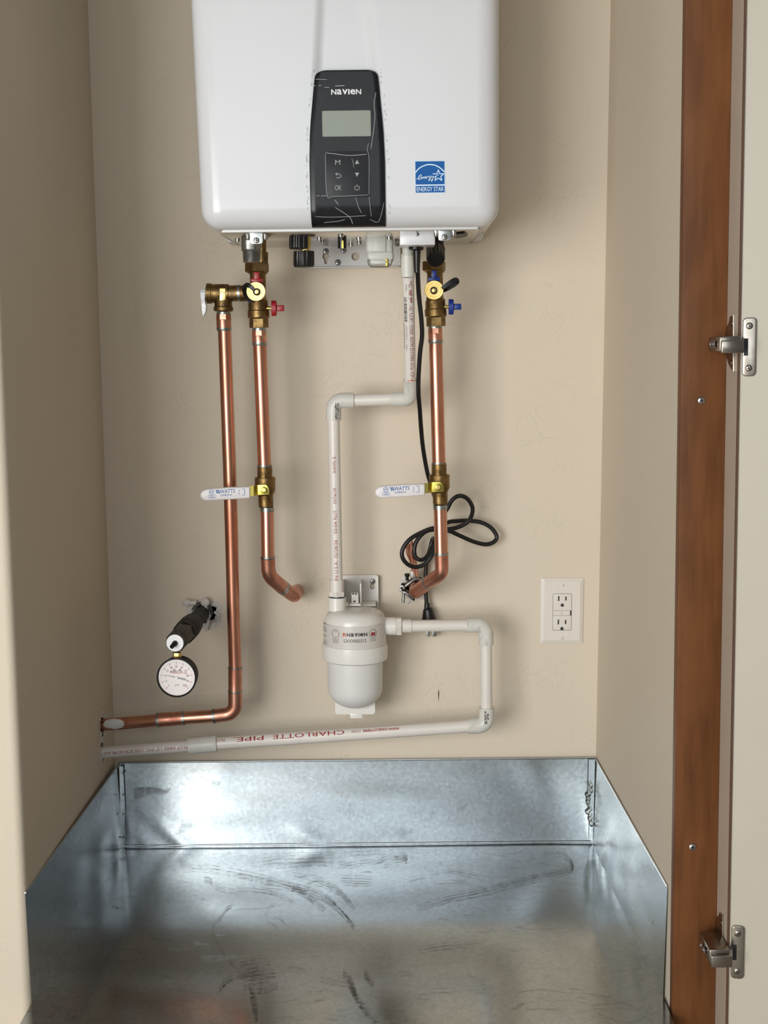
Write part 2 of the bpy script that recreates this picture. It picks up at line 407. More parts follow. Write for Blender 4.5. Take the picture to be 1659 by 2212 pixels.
# rounded outer corner and the wall face turned to the room
arc = [V((XL - .012 + .012 * math.cos(q), -DL + .012 - .012 * math.sin(q), 0)) for q in [PI / 2 * k / 6 for k in range(7)]]
pl = arc + [V((XL - 1.2, -DL, 0)), V((XL - 1.2, -DL + .012, 0)), V((XL - .012, -DL + .012, 0))]
m.prism([p + V((0, 0, ZR)) for p in pl], (0, 0, 2.4 - ZR))
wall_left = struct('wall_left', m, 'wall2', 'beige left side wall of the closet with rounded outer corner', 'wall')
m = MB().prism([V((rx_(ZF), .012, ZF)), V((rx_(ZF) + .0085, -DR, ZF)), V((rx_(ZF) + .05, -DR, ZF)), V((rx_(ZF) + .05, .012, ZF))], (rx_(ZT) - rx_(ZF), 0, ZT - ZF))
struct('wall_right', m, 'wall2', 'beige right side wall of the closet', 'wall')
m = MB().box((0, .10, 1.1), (1.4, .01, 2.6)); m.box((XL - .11, -.2, 1.1), (.01, .62, 2.6)); m.box((XL - .06, -.5, 1.1), (.1, .01, 2.6))  # added sheets, coloured dark for shade in the holes, keep world light out
struct('cavity_backing', m, 'dark', 'added dark backing standing in for the unlit hollow behind the broken holes', 'wall')
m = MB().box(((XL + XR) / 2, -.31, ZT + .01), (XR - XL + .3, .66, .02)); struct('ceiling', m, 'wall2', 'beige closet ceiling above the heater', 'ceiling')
m = MB().box((0, -2.8, ZR - .01), (5.2, 6.2, .02)); struct('floor', m, 'floor', 'pale floor in front of the closet', 'floor')
m = MB().box((-.06, -.33, (ZR + ZF) / 2), (.832, .71, ZF - ZR)); struct('closet_floor', m, 'wall2', 'raised closet floor under the drain pan', 'floor')

# wooden stile, its taupe return strip and the open door
X0, X1 = P(1467, 1106, .64).x, P(1564, 1106, .64).x
XB = X1; DS = .693
m = MB().box(((X0 + X1) / 2, -.62 - .010, 1.1), (X1 - X0, .020, 2.5), .0015)
trim = struct('trim_1', m, 'wood', 'brown stained wooden stile beside the open door', 'trim')
for px, py in ((1515, 865), (1496, 1830)): screw_head(P(px, py, .6405), -EY, R(8, .64), trim)
m = MB().box((XB + .008, -(.645 + DS) / 2 + .01, 1.1), (.016, DS - .625, 2.5))
struct('trim_2', m, 'strip', 'narrow taupe strip between the wood stile and the door', 'trim')
XD = P(1587, 1106, DS).x; XD2 = P(1591.5, 1106, DS).x
m = MB().box(((XD + XD2) / 2, -DS - .001, 1.1), (XD2 - XD, .003, 2.46))
door = struct('door_1', MB().prism([V((XD2, -DS, ZR + .02)), V((XD2 + .45, -DS - .10, ZR + .02)), V((XD2 + .454, -DS - .082, ZR + .02)), V((XD2 + .004, -DS + .018, ZR + .02))], (0, 0, 2.45)),
              'melamine', 'cream inner face of the open closet door', 'door')
part('edge_band', m, 'brownedge', door, 'thin brown edge of the door')
dth = math.atan2(.10, .45); dU = V((math.cos(dth), -math.sin(dth), 0)); dN = V((-math.sin(dth), -math.cos(dth), 0))

# ================================================================== HINGES
def hinge():
    zc_ = P(1580, 748, .72).z
    t = thing('cabinet_hinge', 'upper nickel concealed hinge on the door, level with the brass valves', 'hinge', V((XB, -.69, zc_)), 'concealed hinges of the closet door')
    q = [(1571, 770), (1569, 728), (1573, 706), (1577, 698), (1580, 684), (1587, 680), (1587, 802), (1582, 796), (1577, 786), (1574, 776)]
    part('mounting_plate', MB().prism([PX(a, b, XB - .0002) for a, b in q], (-.0022, 0, 0), bev=.0006), 'nickel', t)
    for a, b in ((1581, 699), (1579, 784)): screw_head(PX(a, b, XB - .0024), -EX, .0035, t, 'nickel')
    xa = P(1527, 745, .662).x; z1 = P(1527, 728, .662).z; z0 = P(1527, 760, .662).z
    arm = part('arm', MB().box(((xa + XB) / 2, -.69, (z0 + z1) / 2), (XB - xa - .004, .058, z1 - z0), .002), 'nickel', t)
    mm = MB()                                             # slot and adjusting screws on the flank of the arm
    for yy, rr in ((-.685, .0048), (-.699, .0048)): mm.lathe((xa + .0002, yy, (z0 + z1) / 2), -EX, [(0, rr), (.0012, rr), (.0012, rr * .55), (.0004, rr * .5)], 16)
    part('adjusting_screw', mm, 'steel', arm)
    part('slot', MB().box((xa, -.692, (z0 + z1) / 2), (.001, .022, .004), .0004), 'ink_k', arm)
    lx0 = P(1558, 750, .725).x; lx1 = P(1607, 750, .725).x; lz1 = P(1580, 735, .725).z; lz0 = P(1580, 763, .725).z
    part('link', MB().box(((lx0 + lx1) / 2, -.7235, (lz0 + lz1) / 2), (lx1 - lx0, .007, lz1 - lz0), .0016), 'nickel', t)
    o = V((XD2, -DS, 0)); u0 = .003; u1 = .0195
    zt, zb_ = P(1612, 686, .70).z, P(1608, 813, .70).z; zm = (zt + zb_) / 2
    ol = [o + dU * ((u0 + u1) / 2 + x) + EZ * (zm + y) for x, y in rrect(u1 - u0, zt - zb_, .005)]
    fl = part('cup_flange', MB().prism(ol, dN * .0035, bev=.0012), 'nickel', t)
    part('cup', MB().lathe(o + dU * .0098 + EZ * zm + dN * .0003, dN, [(0, .0094), (.0022, .0094), (.0029, .0086)], 28), 'nickel', t)
    part('cup_well', MB().box(o + dU * .0072 + EZ * zm + dN * .0036, (.0052, .0006, .021), .0002, 1, Matrix((dU, -dN, EZ)).transposed()), 'ink_k', t)
    for z in (zt - .010, zb_ + .010): screw_head(o + dU * .011 + EZ * z + dN * .0035, dN, .0042, t, 'nickel')
    return t
h1 = hinge()
dz = P(1555, 2078, .725).z - P(1582, 750, .725).z
def dup(o, parent=None, off=V((0, 0, 0)), label=None):
    c = o.copy(); C.objects.link(c); c.parent = parent
    if parent is None: c.location = o.location + off
    if label: c['label'] = label
    for ch in [x for x in o.children]: dup(ch, c)
    return c
dup(h1, None, V((0, 0, dz)), 'lower nickel concealed hinge on the door, level with the drain pan')

# ================================================================== DRAIN PAN
bl = P(265, 1830, .012); br = P(1281, 1821, .012); tl = P(258, 1650, .012); tr = P(1286, 1637, .012)
ZP = (tl.z + tr.z) / 2; PD = .674; PS = .588
t = thing('drain_pan', 'galvanised sheet metal drain pan filling the closet floor', 'drain pan', V(((bl.x + br.x) / 2, -.33, 0)))
def dents(lst):
    def f(u, v):
        s_ = 0
        for (a, b, w1, w2, h, sk) in lst:
            du = u - a - sk * (v - b); s_ += h * math.exp(-(du / w1) ** 2 - ((v - b) / w2) ** 2)
        return s_
    return f
fb = dents([(.04, .1, .02, .22, .0016, -.16), (.12, .08, .02, .3, .0018, -.2), (.2, .85, .05, .2, .0016, .1), (.16, .45, .25, .5, .002, 0), (.4, .1, .03, .16, .0016, -.2), (.9, .75, .05, .4, .0022, -.1), (.62, .5, .2, .6, .0012, 0), (.97, .2, .03, .2, .0012, 0)])
def sheet(o, u, v, n, nu, nv, f):
    nz = lambda a, b, s_: noise.noise(V((a * s_, b * s_, o.x * 7 + o.z * 3))) 
    return MB().grid(lambda a, b: o + u * a + v * b + n * (f(a, b) * math.sin(PI * min(1, max(0, a))) ** .3 + .0012 * nz(a, b, 4) * math.sin(PI * a) * math.sin(PI * min(b, .999))), nu, nv)
part('back_panel', sheet(V((bl.x, -.012, 0)), V((br.x - bl.x, 0, 0)), V((0, .004, ZP)), -EY, 90, 24, fb), 'panw', t, None, 60)
fl_ = dents([(.08, .1, .05, .2, .003, 0), (.3, .2, .1, .5, .003, 0), (.6, .3, .2, .6, .002, 0)])
part('side_panel', sheet(V((bl.x, -.012, 0)), V((-.0085, -PS, 0)), V((tl.x - bl.x - .002, 0, ZP)), EX, 60, 16, fl_), 'panw', t, None, 60)
fr_ = dents([(.10, .12, .04, .25, .006, .3), (.2, .2, .05, .3, .005, .2), (.38, .15, .1, .3, .004, .1), (.6, .3, .1, .5, .003, 0)])
part('side_panel', sheet(V((br.x, -.012, 0)), V((.0085, -PS, 0)), V((tr.x - br.x + .001, 0, ZP)), -EX, 60, 16, fr_), 'panw', t, None, 60)
ff = dents([(.1, .2, .1, .2, .0016, 0), (.4, .5, .2, .3, .002, 0), (.75, .3, .2, .3, .0016, 0), (.9, .1, .08, .1, .002, 0)])
floor_p = part('bottom_panel', sheet(V((bl.x - .0085, -.012, 0)), V((br.x - bl.x + .017, 0, 0)), V((0, -PD, 0)), EZ, 60, 60, ff), 'pan', t, None, 60)
part('front_lip', MB().box(((bl.x + br.x) / 2, -.012 - PD, .003), (br.x - bl.x, .001, .006)), 'panw', t)
m = MB()
m.tube([V((tl.x, -.009, ZP)), V((tr.x, -.009, ZP))], .0016, 8); m.tube([V((tl.x, -.009, ZP)), V((tl.x - .0105, -PS - .012, ZP))], .0016, 8); m.tube([V((tr.x, -.009, ZP)), V((tr.x + .0095, -PS - .012, ZP))], .0016, 8)
part('hemmed_edge', m, 'panw', t)
lp = part('corner_tab', MB().prism([P(258, 1655, .014), P(266, 1655, .014), P(270, 1740, .014), P(270, 1830, .014), P(262, 1832, .014)], (0, -.0012, 0)), 'panw', t)
for py in (1670, 1716, 1758, 1808):
    part('rivet', MB().ball(P(266.5, py, .0155), .0022, 10, 6, (1, .5, 1)), 'solder', t)
rp = part('corner_tab', MB().prism([P(1272, 1640, .014), P(1285, 1640, .014), P(1281, 1820, .014), P(1272, 1812, .014), P(1274, 1740, .014), P(1270, 1720, .014)], (0, -.0012, 0)), 'panw', t)
m = MB(); rnd = random.Random(4)
for k in range(26):
    y = 1690 + k * 3.6; m.ball(P(1274 - (6 if 1715 < y < 1765 else 0) * rnd.random() + rnd.random() * 4, y, .015), .0026 + .0016 * rnd.random(), 8, 5, (1, .45, 1.3))
part('solder_bead', m, 'solder', t)
# dried smears left on the pan floor
def smear(rows, wpx, n=3, seed=1):
    rnd = random.Random(seed); mm = MB()
    for k in range(n):
        off = (k - (n - 1) / 2) * wpx * 1.05
        pts = catmull([PZ(a + rnd.uniform(-3, 3), b + off + rnd.uniform(-2, 2), .0034) for a, b in rows], 6)
        q = len(pts); ww = wpx / 1233 * 1.6
        mm.ribbon(pts, [ww * (.35 + .65 * math.sin(PI * (i + .5) / q)) for i in range(q)], EZ)
    part('smear', mm, 'smear', floor_p)
smear([(415, 1871), (470, 1877), (545, 1890), (610, 1905), (660, 1930), (700, 1965)], 4.5, 3, 1)
smear([(440, 1893), (447, 1899), (455, 1901)], 9, 1, 17)
smear([(452, 1901), (470, 1912), (495, 1920), (530, 1920), (585, 1926), (640, 1950)], 3, 2, 2)
smear([(560, 1905), (640, 1915), (700, 1938), (735, 1965), (765, 2000)], 3, 5, 3)
smear([(635, 1888), (690, 1900), (735, 1925), (765, 1960)], 3, 4, 18)
smear([(575, 1847), (680, 1845), (800, 1840), (960, 1830)], 3.5, 2, 4)
smear([(545, 1868), (610, 1862), (680, 1858), (760, 1862)], 4, 4, 19)
smear([(740, 1868), (800, 1858), (860, 1848), (880, 1853), (830, 1866)], 4, 3, 5)
smear([(735, 1898), (765, 1900), (805, 1901)], 5, 4, 6)
smear([(900, 1960), (960, 1940), (1050, 1922), (1150, 1895), (1230, 1875), (1225, 1850), (1170, 1838)], 3, 5, 7)
smear([(930, 1885), (980, 1880), (1010, 1885), (1040, 1893)], 4, 2, 8)
smear([(505, 1948), (475, 1980), (463, 2005), (470, 2040), (500, 2075), (530, 2095)], 2, 1, 9)
smear([(470, 1985), (488, 1962), (505, 1950)], 3, 2, 20)
for k, (a, b) in enumerate(((545, 2070), (556, 2085), (566, 2100), (551, 2120), (540, 2098), (575, 2128))): smear([(a - 26, b + 6), (a, b), (a + 28, b - 3)], 7, 2, 30 + k)
smear([(470, 2140), (485, 2118), (505, 2108), (540, 2105), (600, 2118)], 5, 2, 11)
smear([(540, 2130), (548, 2160), (556, 2195)], 6, 3, 21)
smear([(742, 2098), (756, 2118), (772, 2150), (792, 2180), (815, 2205)], 4, 4, 12)
smear([(786, 2098), (797, 2110), (802, 2122)], 6, 2, 22)
smear([(930, 2135), (980, 2132), (1050, 2128)], 4, 1, 13)
smear([(690, 2112), (730, 2118), (765, 2120)], 4, 2, 14)
smear([(900, 2050), (960, 2040), (1040, 2035)], 3, 2, 15)
smear([(575, 1985), (590, 1995), (600, 2001)], 3, 1, 16); smear([(590, 1978), (604, 1986), (618, 1996)], 3, 1, 23); smear([(555, 1978), (575, 1972), (580, 1960)], 2, 1, 24)
bp = [o for o in t.children if o.name.startswith('back_panel')][0]
part('fold', MB().tube([V((bl.x + .001, -.0135, .0035)), V((br.x - .001, -.0135, .0035))], .0014, 8), 'panw', t)
def residue(px, d=.0166): return MB().prism([P(a, b, d) for a, b in px], (0, -.0001, 0))
part('tape_residue', residue([(287, 1706), (330, 1704), (352, 1710), (368, 1706), (360, 1716), (330, 1716), (300, 1728), (289, 1729)]), 'residue', bp)

# ================================================================== WATER HEATER
ZB = P(757, 495, .30).z; HD = .335
t = thing('water_heater', 'white wall-hung tankless water heater with black control panel', 'water heater', V((P(757, 495, .17).x, -.17, ZB)))
pL0, pL1 = P(437, 480, .30), P(414, 0, .30); pR0, pR1 = P(1077, 470, .30), P(1077, 0, .30)
def hx(z, a, b): return a.x + (b.x - a.x) * (z - a.z) / (b.z - a.z)
RB, RC = .030, .030
ztop = ZB + .695
gl = lambda z: hx(z, P(684, 150, HD), P(691, 0, HD)); gr = lambda z: hx(z, P(811, 150, HD), P(792, 0, HD))
def sst(x, a, b):
    x = max(0, min(1, (x - a) / (b - a))); return x * x * (3 - 2 * x)
zpt = P(748, 152, HD).z
def front_d(x, z):
    g = sst(x, gl(z) - .006, gl(z) + .007) * (1 - sst(x, gr(z) - .010, gr(z) + .008)) * sst(z, zpt - .05, zpt - .005)
    return -.006 * g
rows = [(ZB + RB * (1 - math.cos(a)), RB * (1 - math.sin(a))) for a in [PI / 2 * k / 8 for k in range(9)]]
rows += [(ZB + RB + (ztop - ZB - 2 * RB) * k / 44, 0) for k in range(1, 45)]
rows += [(ztop - RB * (1 - math.cos(a)), RB * (1 - math.sin(a))) for a in [PI / 2 * k / 6 for k in range(5, -1, -1)]]
v = []; f = []; NF = 110
for z, ins in rows:
    xl, xr = hx(z, pL0, pL1) + ins, hx(z, pR0, pR1) - ins; dfr = HD - ins; rc = max(.004, RC - ins); ln = [(xl, .045)]
    ln += [(xl + rc * (1 - math.cos(a)), dfr - rc * (1 - math.sin(a))) for a in [PI / 2 * k / 7 for k in range(8)]]
    ln += [(xl + rc + (xr - xl - 2 * rc) * k / NF, dfr) for k in range(1, NF)]
    ln += [(xr - rc * (1 - math.cos(a)), dfr - rc * (1 - math.sin(a))) for a in [PI / 2 * k / 7 for k in range(7, -1, -1)]] + [(xr, .045)]
    for x, dd in ln: v.append(V((x, -(dd + (front_d(x, z) if dd > .3 else 0)), z)))
n = len(ln)
for j in range(len(rows) - 1):
    for i in range(n - 1): f.append((j * n + i, j * n + i + 1, (j + 1) * n + i + 1, (j + 1) * n + i))
f.append(tuple(range((len(rows) - 1) * n, len(rows) * n)))
part('front_cover', MB().add(v, f), 'white', t, None, 50)
xl, xr = hx(ZB, pL0, pL1), hx(ZB, pR0, pR1)
part('back_case', MB().box(((xl + xr) / 2, -.028, (ZB + ztop) / 2 + .001), (xr - xl - .012, .054, ztop - ZB - .004), .004), 'whitecase', t)
# underside: sheet with lip, seams and the pieces let into it
up = part('underside', MB().box(((xl + xr) / 2, -.16, ZB - .0008), (xr - xl - .055, .268, .0035), .0012), 'under', t)
part('lip', MB().box(((xl + xr) / 2, -.2985, ZB - .0012), (xr - xl - .062, .017, .0045), .0015), 'whitecase', t)
for a, b in (((478, 507), (518, 530)), ((1045, 500), (1015, 525))): part('seam', MB().ribbon([PZ(a[0], a[1], ZB - .0027), PZ(b[0], b[1], ZB - .0027)], .0012, EZ), 'ink_k', up)
part('grommet', MB().prism([PZ(q, r_, ZB - .0027) for q, r_ in ((985, 502), (1004, 500), (1010, 503), (1008, 507), (990, 511), (980, 510))], (0, 0, -.003)), 'blackmat', up)
for px, py in ((513, 517), (690, 514), (736, 506), (775, 514), (697, 521), (758, 528), (776, 523), (841, 513), (858, 519), (858, 527), (845, 521)):
    q = PZ(px, py, ZB - .0026); part('bolt', MB().lathe(q, -EZ, [(0, .0042), (.0016, .0042), (.0016, .0032), (.0042, .003)], 12), 'steel', up)
for px, py, sw in ((554, 519, 0), (961, 512, 1)):        # spring clips that hold the cover
    d = .297; c0 = P(px, py - 5, d); w2 = R(14, d)
    ol = [V((c0.x + x, -d, P(px, py - 9, d).z + y)) for x, y in rrect(2 * w2, R(34, d), .004)]
    cp = part('cover_clip', MB().prism(ol, (0, -.0018, 0), bev=.0006), 'steel', t)
    screw_head(P(px, py, d + .0019), -EY, R(6.5, d), cp)
    mm = MB()
    for k in (-1, 1): mm.lathe(P(px + k * 19, py - 9, d - .004), -EZ, [(-.003, .004), (.004, .004), (.006, .0028)], 10)
    part('catch', mm, 'steel', cp)
# silver gas inlet stub
m = MB(); rows_ = [(543, 500, 21.5), (543, 538, 21.5), (544, 541, 19.5)]
for k in range(9): rows_ += [(544, 543 + k * 2.6, 20 - k * .12), (544, 544.3 + k * 2.6, 18.7 - k * .12)]
rows_ += [(544, 567, 18.5), (544, 567, 13)]
part('gas_inlet', m.pt(rows_, .22, 28), 'cast', t)
part('boss', MB().box(P(541, 520, .236), (R(20, .23), .008, R(40, .23)), .003), 'cast', t)
# brass outlet neck behind the gas stub, and the brass cold inlet
part('outlet_neck', MB().pt([(566, 515, 9), (566, 545, 9), (566, 545, 13), (566, 569, 13)], .135, 16), 'brass', t)
def ribbed(rows2, d, ribs, dep):
    mm = MB(); v = []; f = []; nn = ribs * 4
    for (px, py, hw) in rows2:
        c = P(px, py, d); r0 = R(hw, d)
        for j in range(nn):
            r_ = r0 * (1 if j % 4 in (0, 1) else 1 - dep); a = 2 * PI * j / nn; v.append(V((c.x + r_ * math.cos(a), c.y + r_ * math.sin(a), c.z)))
    for i in range(len(rows2) - 1):
        for j in range(nn): f.append((i * nn + j, i * nn + (j + 1) % nn, (i + 1) * nn + (j + 1) % nn, (i + 1) * nn + j))
    f.append(tuple(range(nn))); f.append(tuple((len(rows2) - 1) * nn + j for j in range(nn))); return mm.add(v, f)
part('drain_cap', ribbed([(645, 507, 20), (645, 536, 20), (645, 538, 18)], .20, 14, .09), 'blackmat', t)
part('drain_cap', ribbed([(656.5, 543, 22), (656.5, 573, 22.5), (656.5, 577, 20)], .14, 16, .06), 'blackmat', t)
part('drain_stub', MB().pt([(662, 510, 11), (662, 540, 11), (656, 540, 8), (656, 545, 8)], .145, 16), 'brassy', t)
vt = part('vent_tube', MB().pt([(739, 503, 9.2), (739, 537, 9.2), (739, 537, 6)], .17, 18), 'blackmat', t)
part('yellow_mark', MB().box(P(740, 528, .1785), (R(4, .17), .001, R(16, .17))), 'gold', vt)
# grey trap with wire bail
d = .15; tp = MB()
tp.box(P(820, 525, d), (R(58, d), .042, R(48, d)), .006, 3); tp.box(P(822, 555, d), (R(56, d), .044, R(22, d)), .005, 3); tp.box(P(822, 566, d), (R(48, d), .04, R(16, d)), .004, 3)
tp.box(P(820, 525, d + .022), (R(26, d), .003, R(36, d)), .001); tp.box(P(822, 566, d + .021), (R(28, d), .003, R(8, d)), .001)
trp = part('condensate_trap', tp, 'trapgrey', t)
part('wire_bail', MB().tube(catmull([P(a, b, d + .024) for a, b in ((795, 560), (795, 568), (799, 575), (808, 576.5), (836, 576.5), (842, 574), (846, 567), (846, 560))], 4), .0009, 6), 'steel', trp)
part('yellow_mark', MB().box(P(836, 567, d + .0215), (R(6, d), .002, R(16, d)), .0006), 'gold', trp)
# white terminal box
jb = part('terminal_box', MB().box(P(901, 516.5, .245), (R(74, .25), .05, R(30, .25)), .0012), 'white', t)
screw_head(P(901, 506, .2705), -EY, .003, jb)
# wall bracket plate with keyhole and round hole
def circ(c, r_, n=16): return [V((c.x + r_ * math.cos(2 * PI * k / n), c.y, c.z + r_ * math.sin(2 * PI * k / n))) for k in range(n)]
d = .004; c0 = P(762, 545, d)
ol = [V((c0.x + x, -d, c0.z + y)) for x, y in rrect(R(203, d), R(66, d), .004)]
kc = P(704, 554, d); kh = []
for k in range(21):
    a = -PI / 3.2 + (PI + 2 * PI / 3.2) * k / 20; kh.append(V((kc.x + R(7.5, d) * math.cos(a), -d, kc.z + R(7.5, d) * math.sin(a))))
kh += [V((kc.x - R(3.5, d), -d, kc.z - R(14, d))), V((kc.x, -d, kc.z - R(17, d))), V((kc.x + R(3.5, d), -d, kc.z - R(14, d)))]
wb = part('wall_bracket', MB().prism(ol, (0, -.0025, 0), holes=[kh, circ(P(768, 554.5, d), R(8.5, d))]), 'whitecase', t)
part('bracket_fold', MB().box(P(762, 577, .010), (R(196, .01), .012, .0016), .0006), 'whitecase', wb)
for px, py in ((704, 543), (742, 541), (730, 567), (703, 521)): screw_head(P(px, py, .0068), -EY, R(6.3, .007), wb)
# control panel: follows the curve of the cover
def pan_x(py):
    L = [(152, 683), (165, 680), (200, 676.5), (280, 669.5), (350, 668.5), (420, 670), (470, 672), (496, 673)]
    Rr = [(152, 813), (165, 816), (200, 820), (280, 828), (350, 831.5), (420, 832.5), (470, 833), (496, 833)]
    def ip(l):
        for (a, b), (c, e) in zip(l, l[1:]):
            if py <= c: return b + (e - b) * (py - a) / (c - a)
        return l[-1][1]
    return ip(L), ip(Rr)
def cover_d(z): 
    if z >= ZB + RB: return HD
    q = min(1, max(0, (ZB + RB - z) / RB)); return HD - RB * (1 - math.sqrt(max(0, 1 - q * q)))
pys = [152, 152.6, 154, 156.5, 160, 165, 180, 200, 230, 260, 290, 320, 350, 380, 410, 440, 455, 465, 472, 478, 483, 487, 489.5, 491]
zmin = ZB + .0012
v = []; f = []; NC = 24
for k, py in enumerate(pys):
    z = max(zmin, P(750, py, HD).z); dd = cover_d(z); a, b = pan_x(py)
    r_ = 16; e = max(0, r_ - (py - 152)); ins = r_ - math.sqrt(max(0, r_ * r_ - e * e))
    xa, xb = P(a + ins, py, HD).x, P(b - ins, py, HD).x
    lift = .0045 if 156 < py < 480 else .003
    if py > 465: lift = .0052
    row = [(xa, dd - .006)] + [(xa + (xb - xa) * i / NC, dd + lift - (.0018 if i in (0, NC) else 0)) for i in range(NC + 1)] + [(xb, dd - .006)]
    v += [V((x, -q, z)) for x, q in row]
n = NC + 3
for j in range(len(pys) - 1):
    for i in range(n - 1): f.append((j * n + i, j * n + i + 1, (j + 1) * n + i + 1, (j + 1) * n + i))
f.append(tuple(range(n))); f.append(tuple((len(pys) - 1) * n + i for i in range(n)))
cpn = part('control_panel', MB().add(v, f), 'black', t, 'glossy black control panel with wrinkled film')
PDp = HD + .0047
def onp(px, py, o=0): return P(px, py, PDp + o)
s_ = R(1, PDp)
c0 = onp(748.5, 267)
part('screen', MB().prism([V((c0.x + x, c0.y + .0004, c0.z + y)) for x, y in rrect(102 * s_, 53 * s_, .002)], (0, -.0012, 0)), 'lcd', cpn, 'blank grey display')
c0 = onp(751, 377)
kp = part('keypad', MB().prism([V((c0.x + x, c0.y + .0004, c0.z + y)) for x, y in rrect(93 * s_, 95 * s_, .002)], (0, -.0014, 0), bev=.0005), 'keys', cpn)
m = MB(); x = 715.5                                       # brand letters, mixed case at one height
for ch, wd in (('N', 11), ('a', 10), ('v', 11.5), ('I', 3), ('e', 11), ('N', 11)):
    flat_text(m, ch, onp(x, 204.5 - (x - 715) * .013, .0003), EX, EZ, wd * s_, 10.8 * s_, bold=.02 if ch != 'I' else .01); x += wd + 1.4
part('lettering', m, 'ink_w', cpn, 'white brand lettering')
m = MB(); o_ = .0017
flat_text(m, 'M', onp(724, 356, o_), EX, EZ, 11 * s_, 10 * s_); flat_text(m, 'OK', onp(723.5, 411, o_), EX, EZ, 14 * s_, 10.5 * s_)
for y0, sg in ((354, 1), (373, -1)): m.add([onp(766.5, y0, o_), onp(776, y0, o_), onp(771.2, y0 - 9 * sg, o_)], [(0, 1, 2)])
m.ribbon(catmull([onp(a, b, o_) for a, b in ((725, 376), (732, 376), (736, 378.5), (736, 382), (732, 384), (727, 384))], 5), 1.3 * s_, -EY)
m.ribbon([onp(729, 373, o_), onp(724.5, 376, o_), onp(729, 379, o_)], 1.2 * s_, -EY)
m.ribbon([onp(771.3 + 5.2 * math.sin(q), 405.5 - 5.2 * math.cos(q), o_) for q in [.6 + (2 * PI - 1.2) * k / 16 for k in range(17)]], 1.2 * s_, -EY)
m.ribbon([onp(771.3, 398, o_), onp(771.3, 405, o_)], 1.2 * s_, -EY)
part('lettering', m, 'ink_g', kp)
# clear film over the panel, with its creases coloured pale as highlights
def filmf(u, q):
    py = 145 + 338 * q; a, b = pan_x(max(152, py)); px = a - 9 + (b - a + 18) * u
    b_ = P(px, py, HD + .0072); b_.y -= .0006 * noise.noise(V((px * .03, py * .02, 1))) + .00025 * noise.noise(V((px * .1, py * .05, 4))); return b_
part('film', MB().grid(filmf, 34, 70), 'film', cpn, 'clear protective film', 80)
m = MB()
for ln, w_ in ((((682, 171), (706, 172)), 1.2), (((672, 186), (682, 185)), 1.4), (((688, 185), (694, 185)), 1.4), (((701, 189), (711, 189)), 1.4), (((724, 186), (744, 185)), 2),
           (((812, 200), (808, 225), (810, 250), (806, 290), (801, 321)), 1.3), (((796, 310), (793, 325), (797, 340), (797, 420)), 1.0), (((704, 330), (720, 332), (755, 336), (792, 333)), 1.6), (((703, 332), (706, 420), (725, 424), (795, 421)), 1.0),
           (((723, 432), (731, 442)), 1.2), (((724, 448), (740, 458), (756, 470), (762, 484)), 1.2), (((768, 426), (774, 446), (781, 460)), 1.1), (((797, 425), (800, 450), (802, 467)), .9), (((829, 438), (824, 462), (816, 480), (800, 474)), 1.0),
           (((682, 468), (720, 469), (790, 466)), 1.2), (((684, 423), (690, 423)), 1.5), (((694, 423), (704, 423)), 1.5), (((700, 481), (730, 478), (745, 474)), 1.2), (((760, 343), (763, 351), (764, 362)), .9)):
    m.tube(catmull([P(a, b, HD + .0078) for a, b in ln], 4), R(w_ * .38, HD), 5)
part('crease_glint', m, 'crease_glint', cpn)
m = MB(); rnd = random.Random(9)
for k in range(70):
    py = 148 + 332 * rnd.random(); a, b = pan_x(max(152, py)); sd = rnd.random() < .5
    px = (a - 5 - 4 * rnd.random()) if sd else (b + 5 + 4 * rnd.random()); q = P(px, py, HD + .0012); m.ball(q, .0005 + .0005 * rnd.random(), 6, 4, (1, .5, 1.8))
part('edge_glint', m, 'crease_glint', cpn)['kind'] = 'stuff'  # white beads stand in for tiny glints along the film's border
# blue efficiency sticker
d = HD + .0004; q0 = (897, 348.5); s_ = R(1, d)
def st(x, y, o=0): return P(q0[0] + x, q0[1] + y, d + o)
es = part('sticker', MB().prism([st(-1, -1), st(64.5, -1.6), st(65, 68.4), st(0, 69)], (0, -.0002, 0)), 'estar_l', t, 'blue and white square efficiency sticker')
m = MB(); m.add([st(0, .2, .0004), st(63, -.5, .0004), st(63.4, 49.6, .0004), st(.8, 50.3, .0004)], [(0, 1, 2, 3)]); m.add([st(.8, 53.2, .0004), st(63.4, 52.4, .0004), st(63.8, 67, .0004), st(1, 67.8, .0004)], [(0, 1, 2, 3)])
part('blue_field', m, 'estar', es)
m = MB()
m.ribbon(catmull([st(a, b, .0006) for a, b in ((.4, 24.5), (8, 15.5), (20, 9), (32, 6.9), (44, 8.9), (55, 15.2), (63, 23))], 6), 2.2 * s_, -EY)
c = (50, 31); sp_ = [(c[0] + (12.8 if k % 2 == 0 else 5.2) * math.sin(PI * k / 5), c[1] - (12.8 if k % 2 == 0 else 5.2) * math.cos(PI * k / 5)) for k in range(10)]
def seg(a, b, w_, o=.0006): m.ribbon([st(a[0], a[1], o), st(b[0], b[1], o)], w_ * s_, -EY)
for k in range(10):
    if k not in (7,): seg(sp_[k], sp_[(k + 1) % 10], 1.7, .0006 + k * .00003)
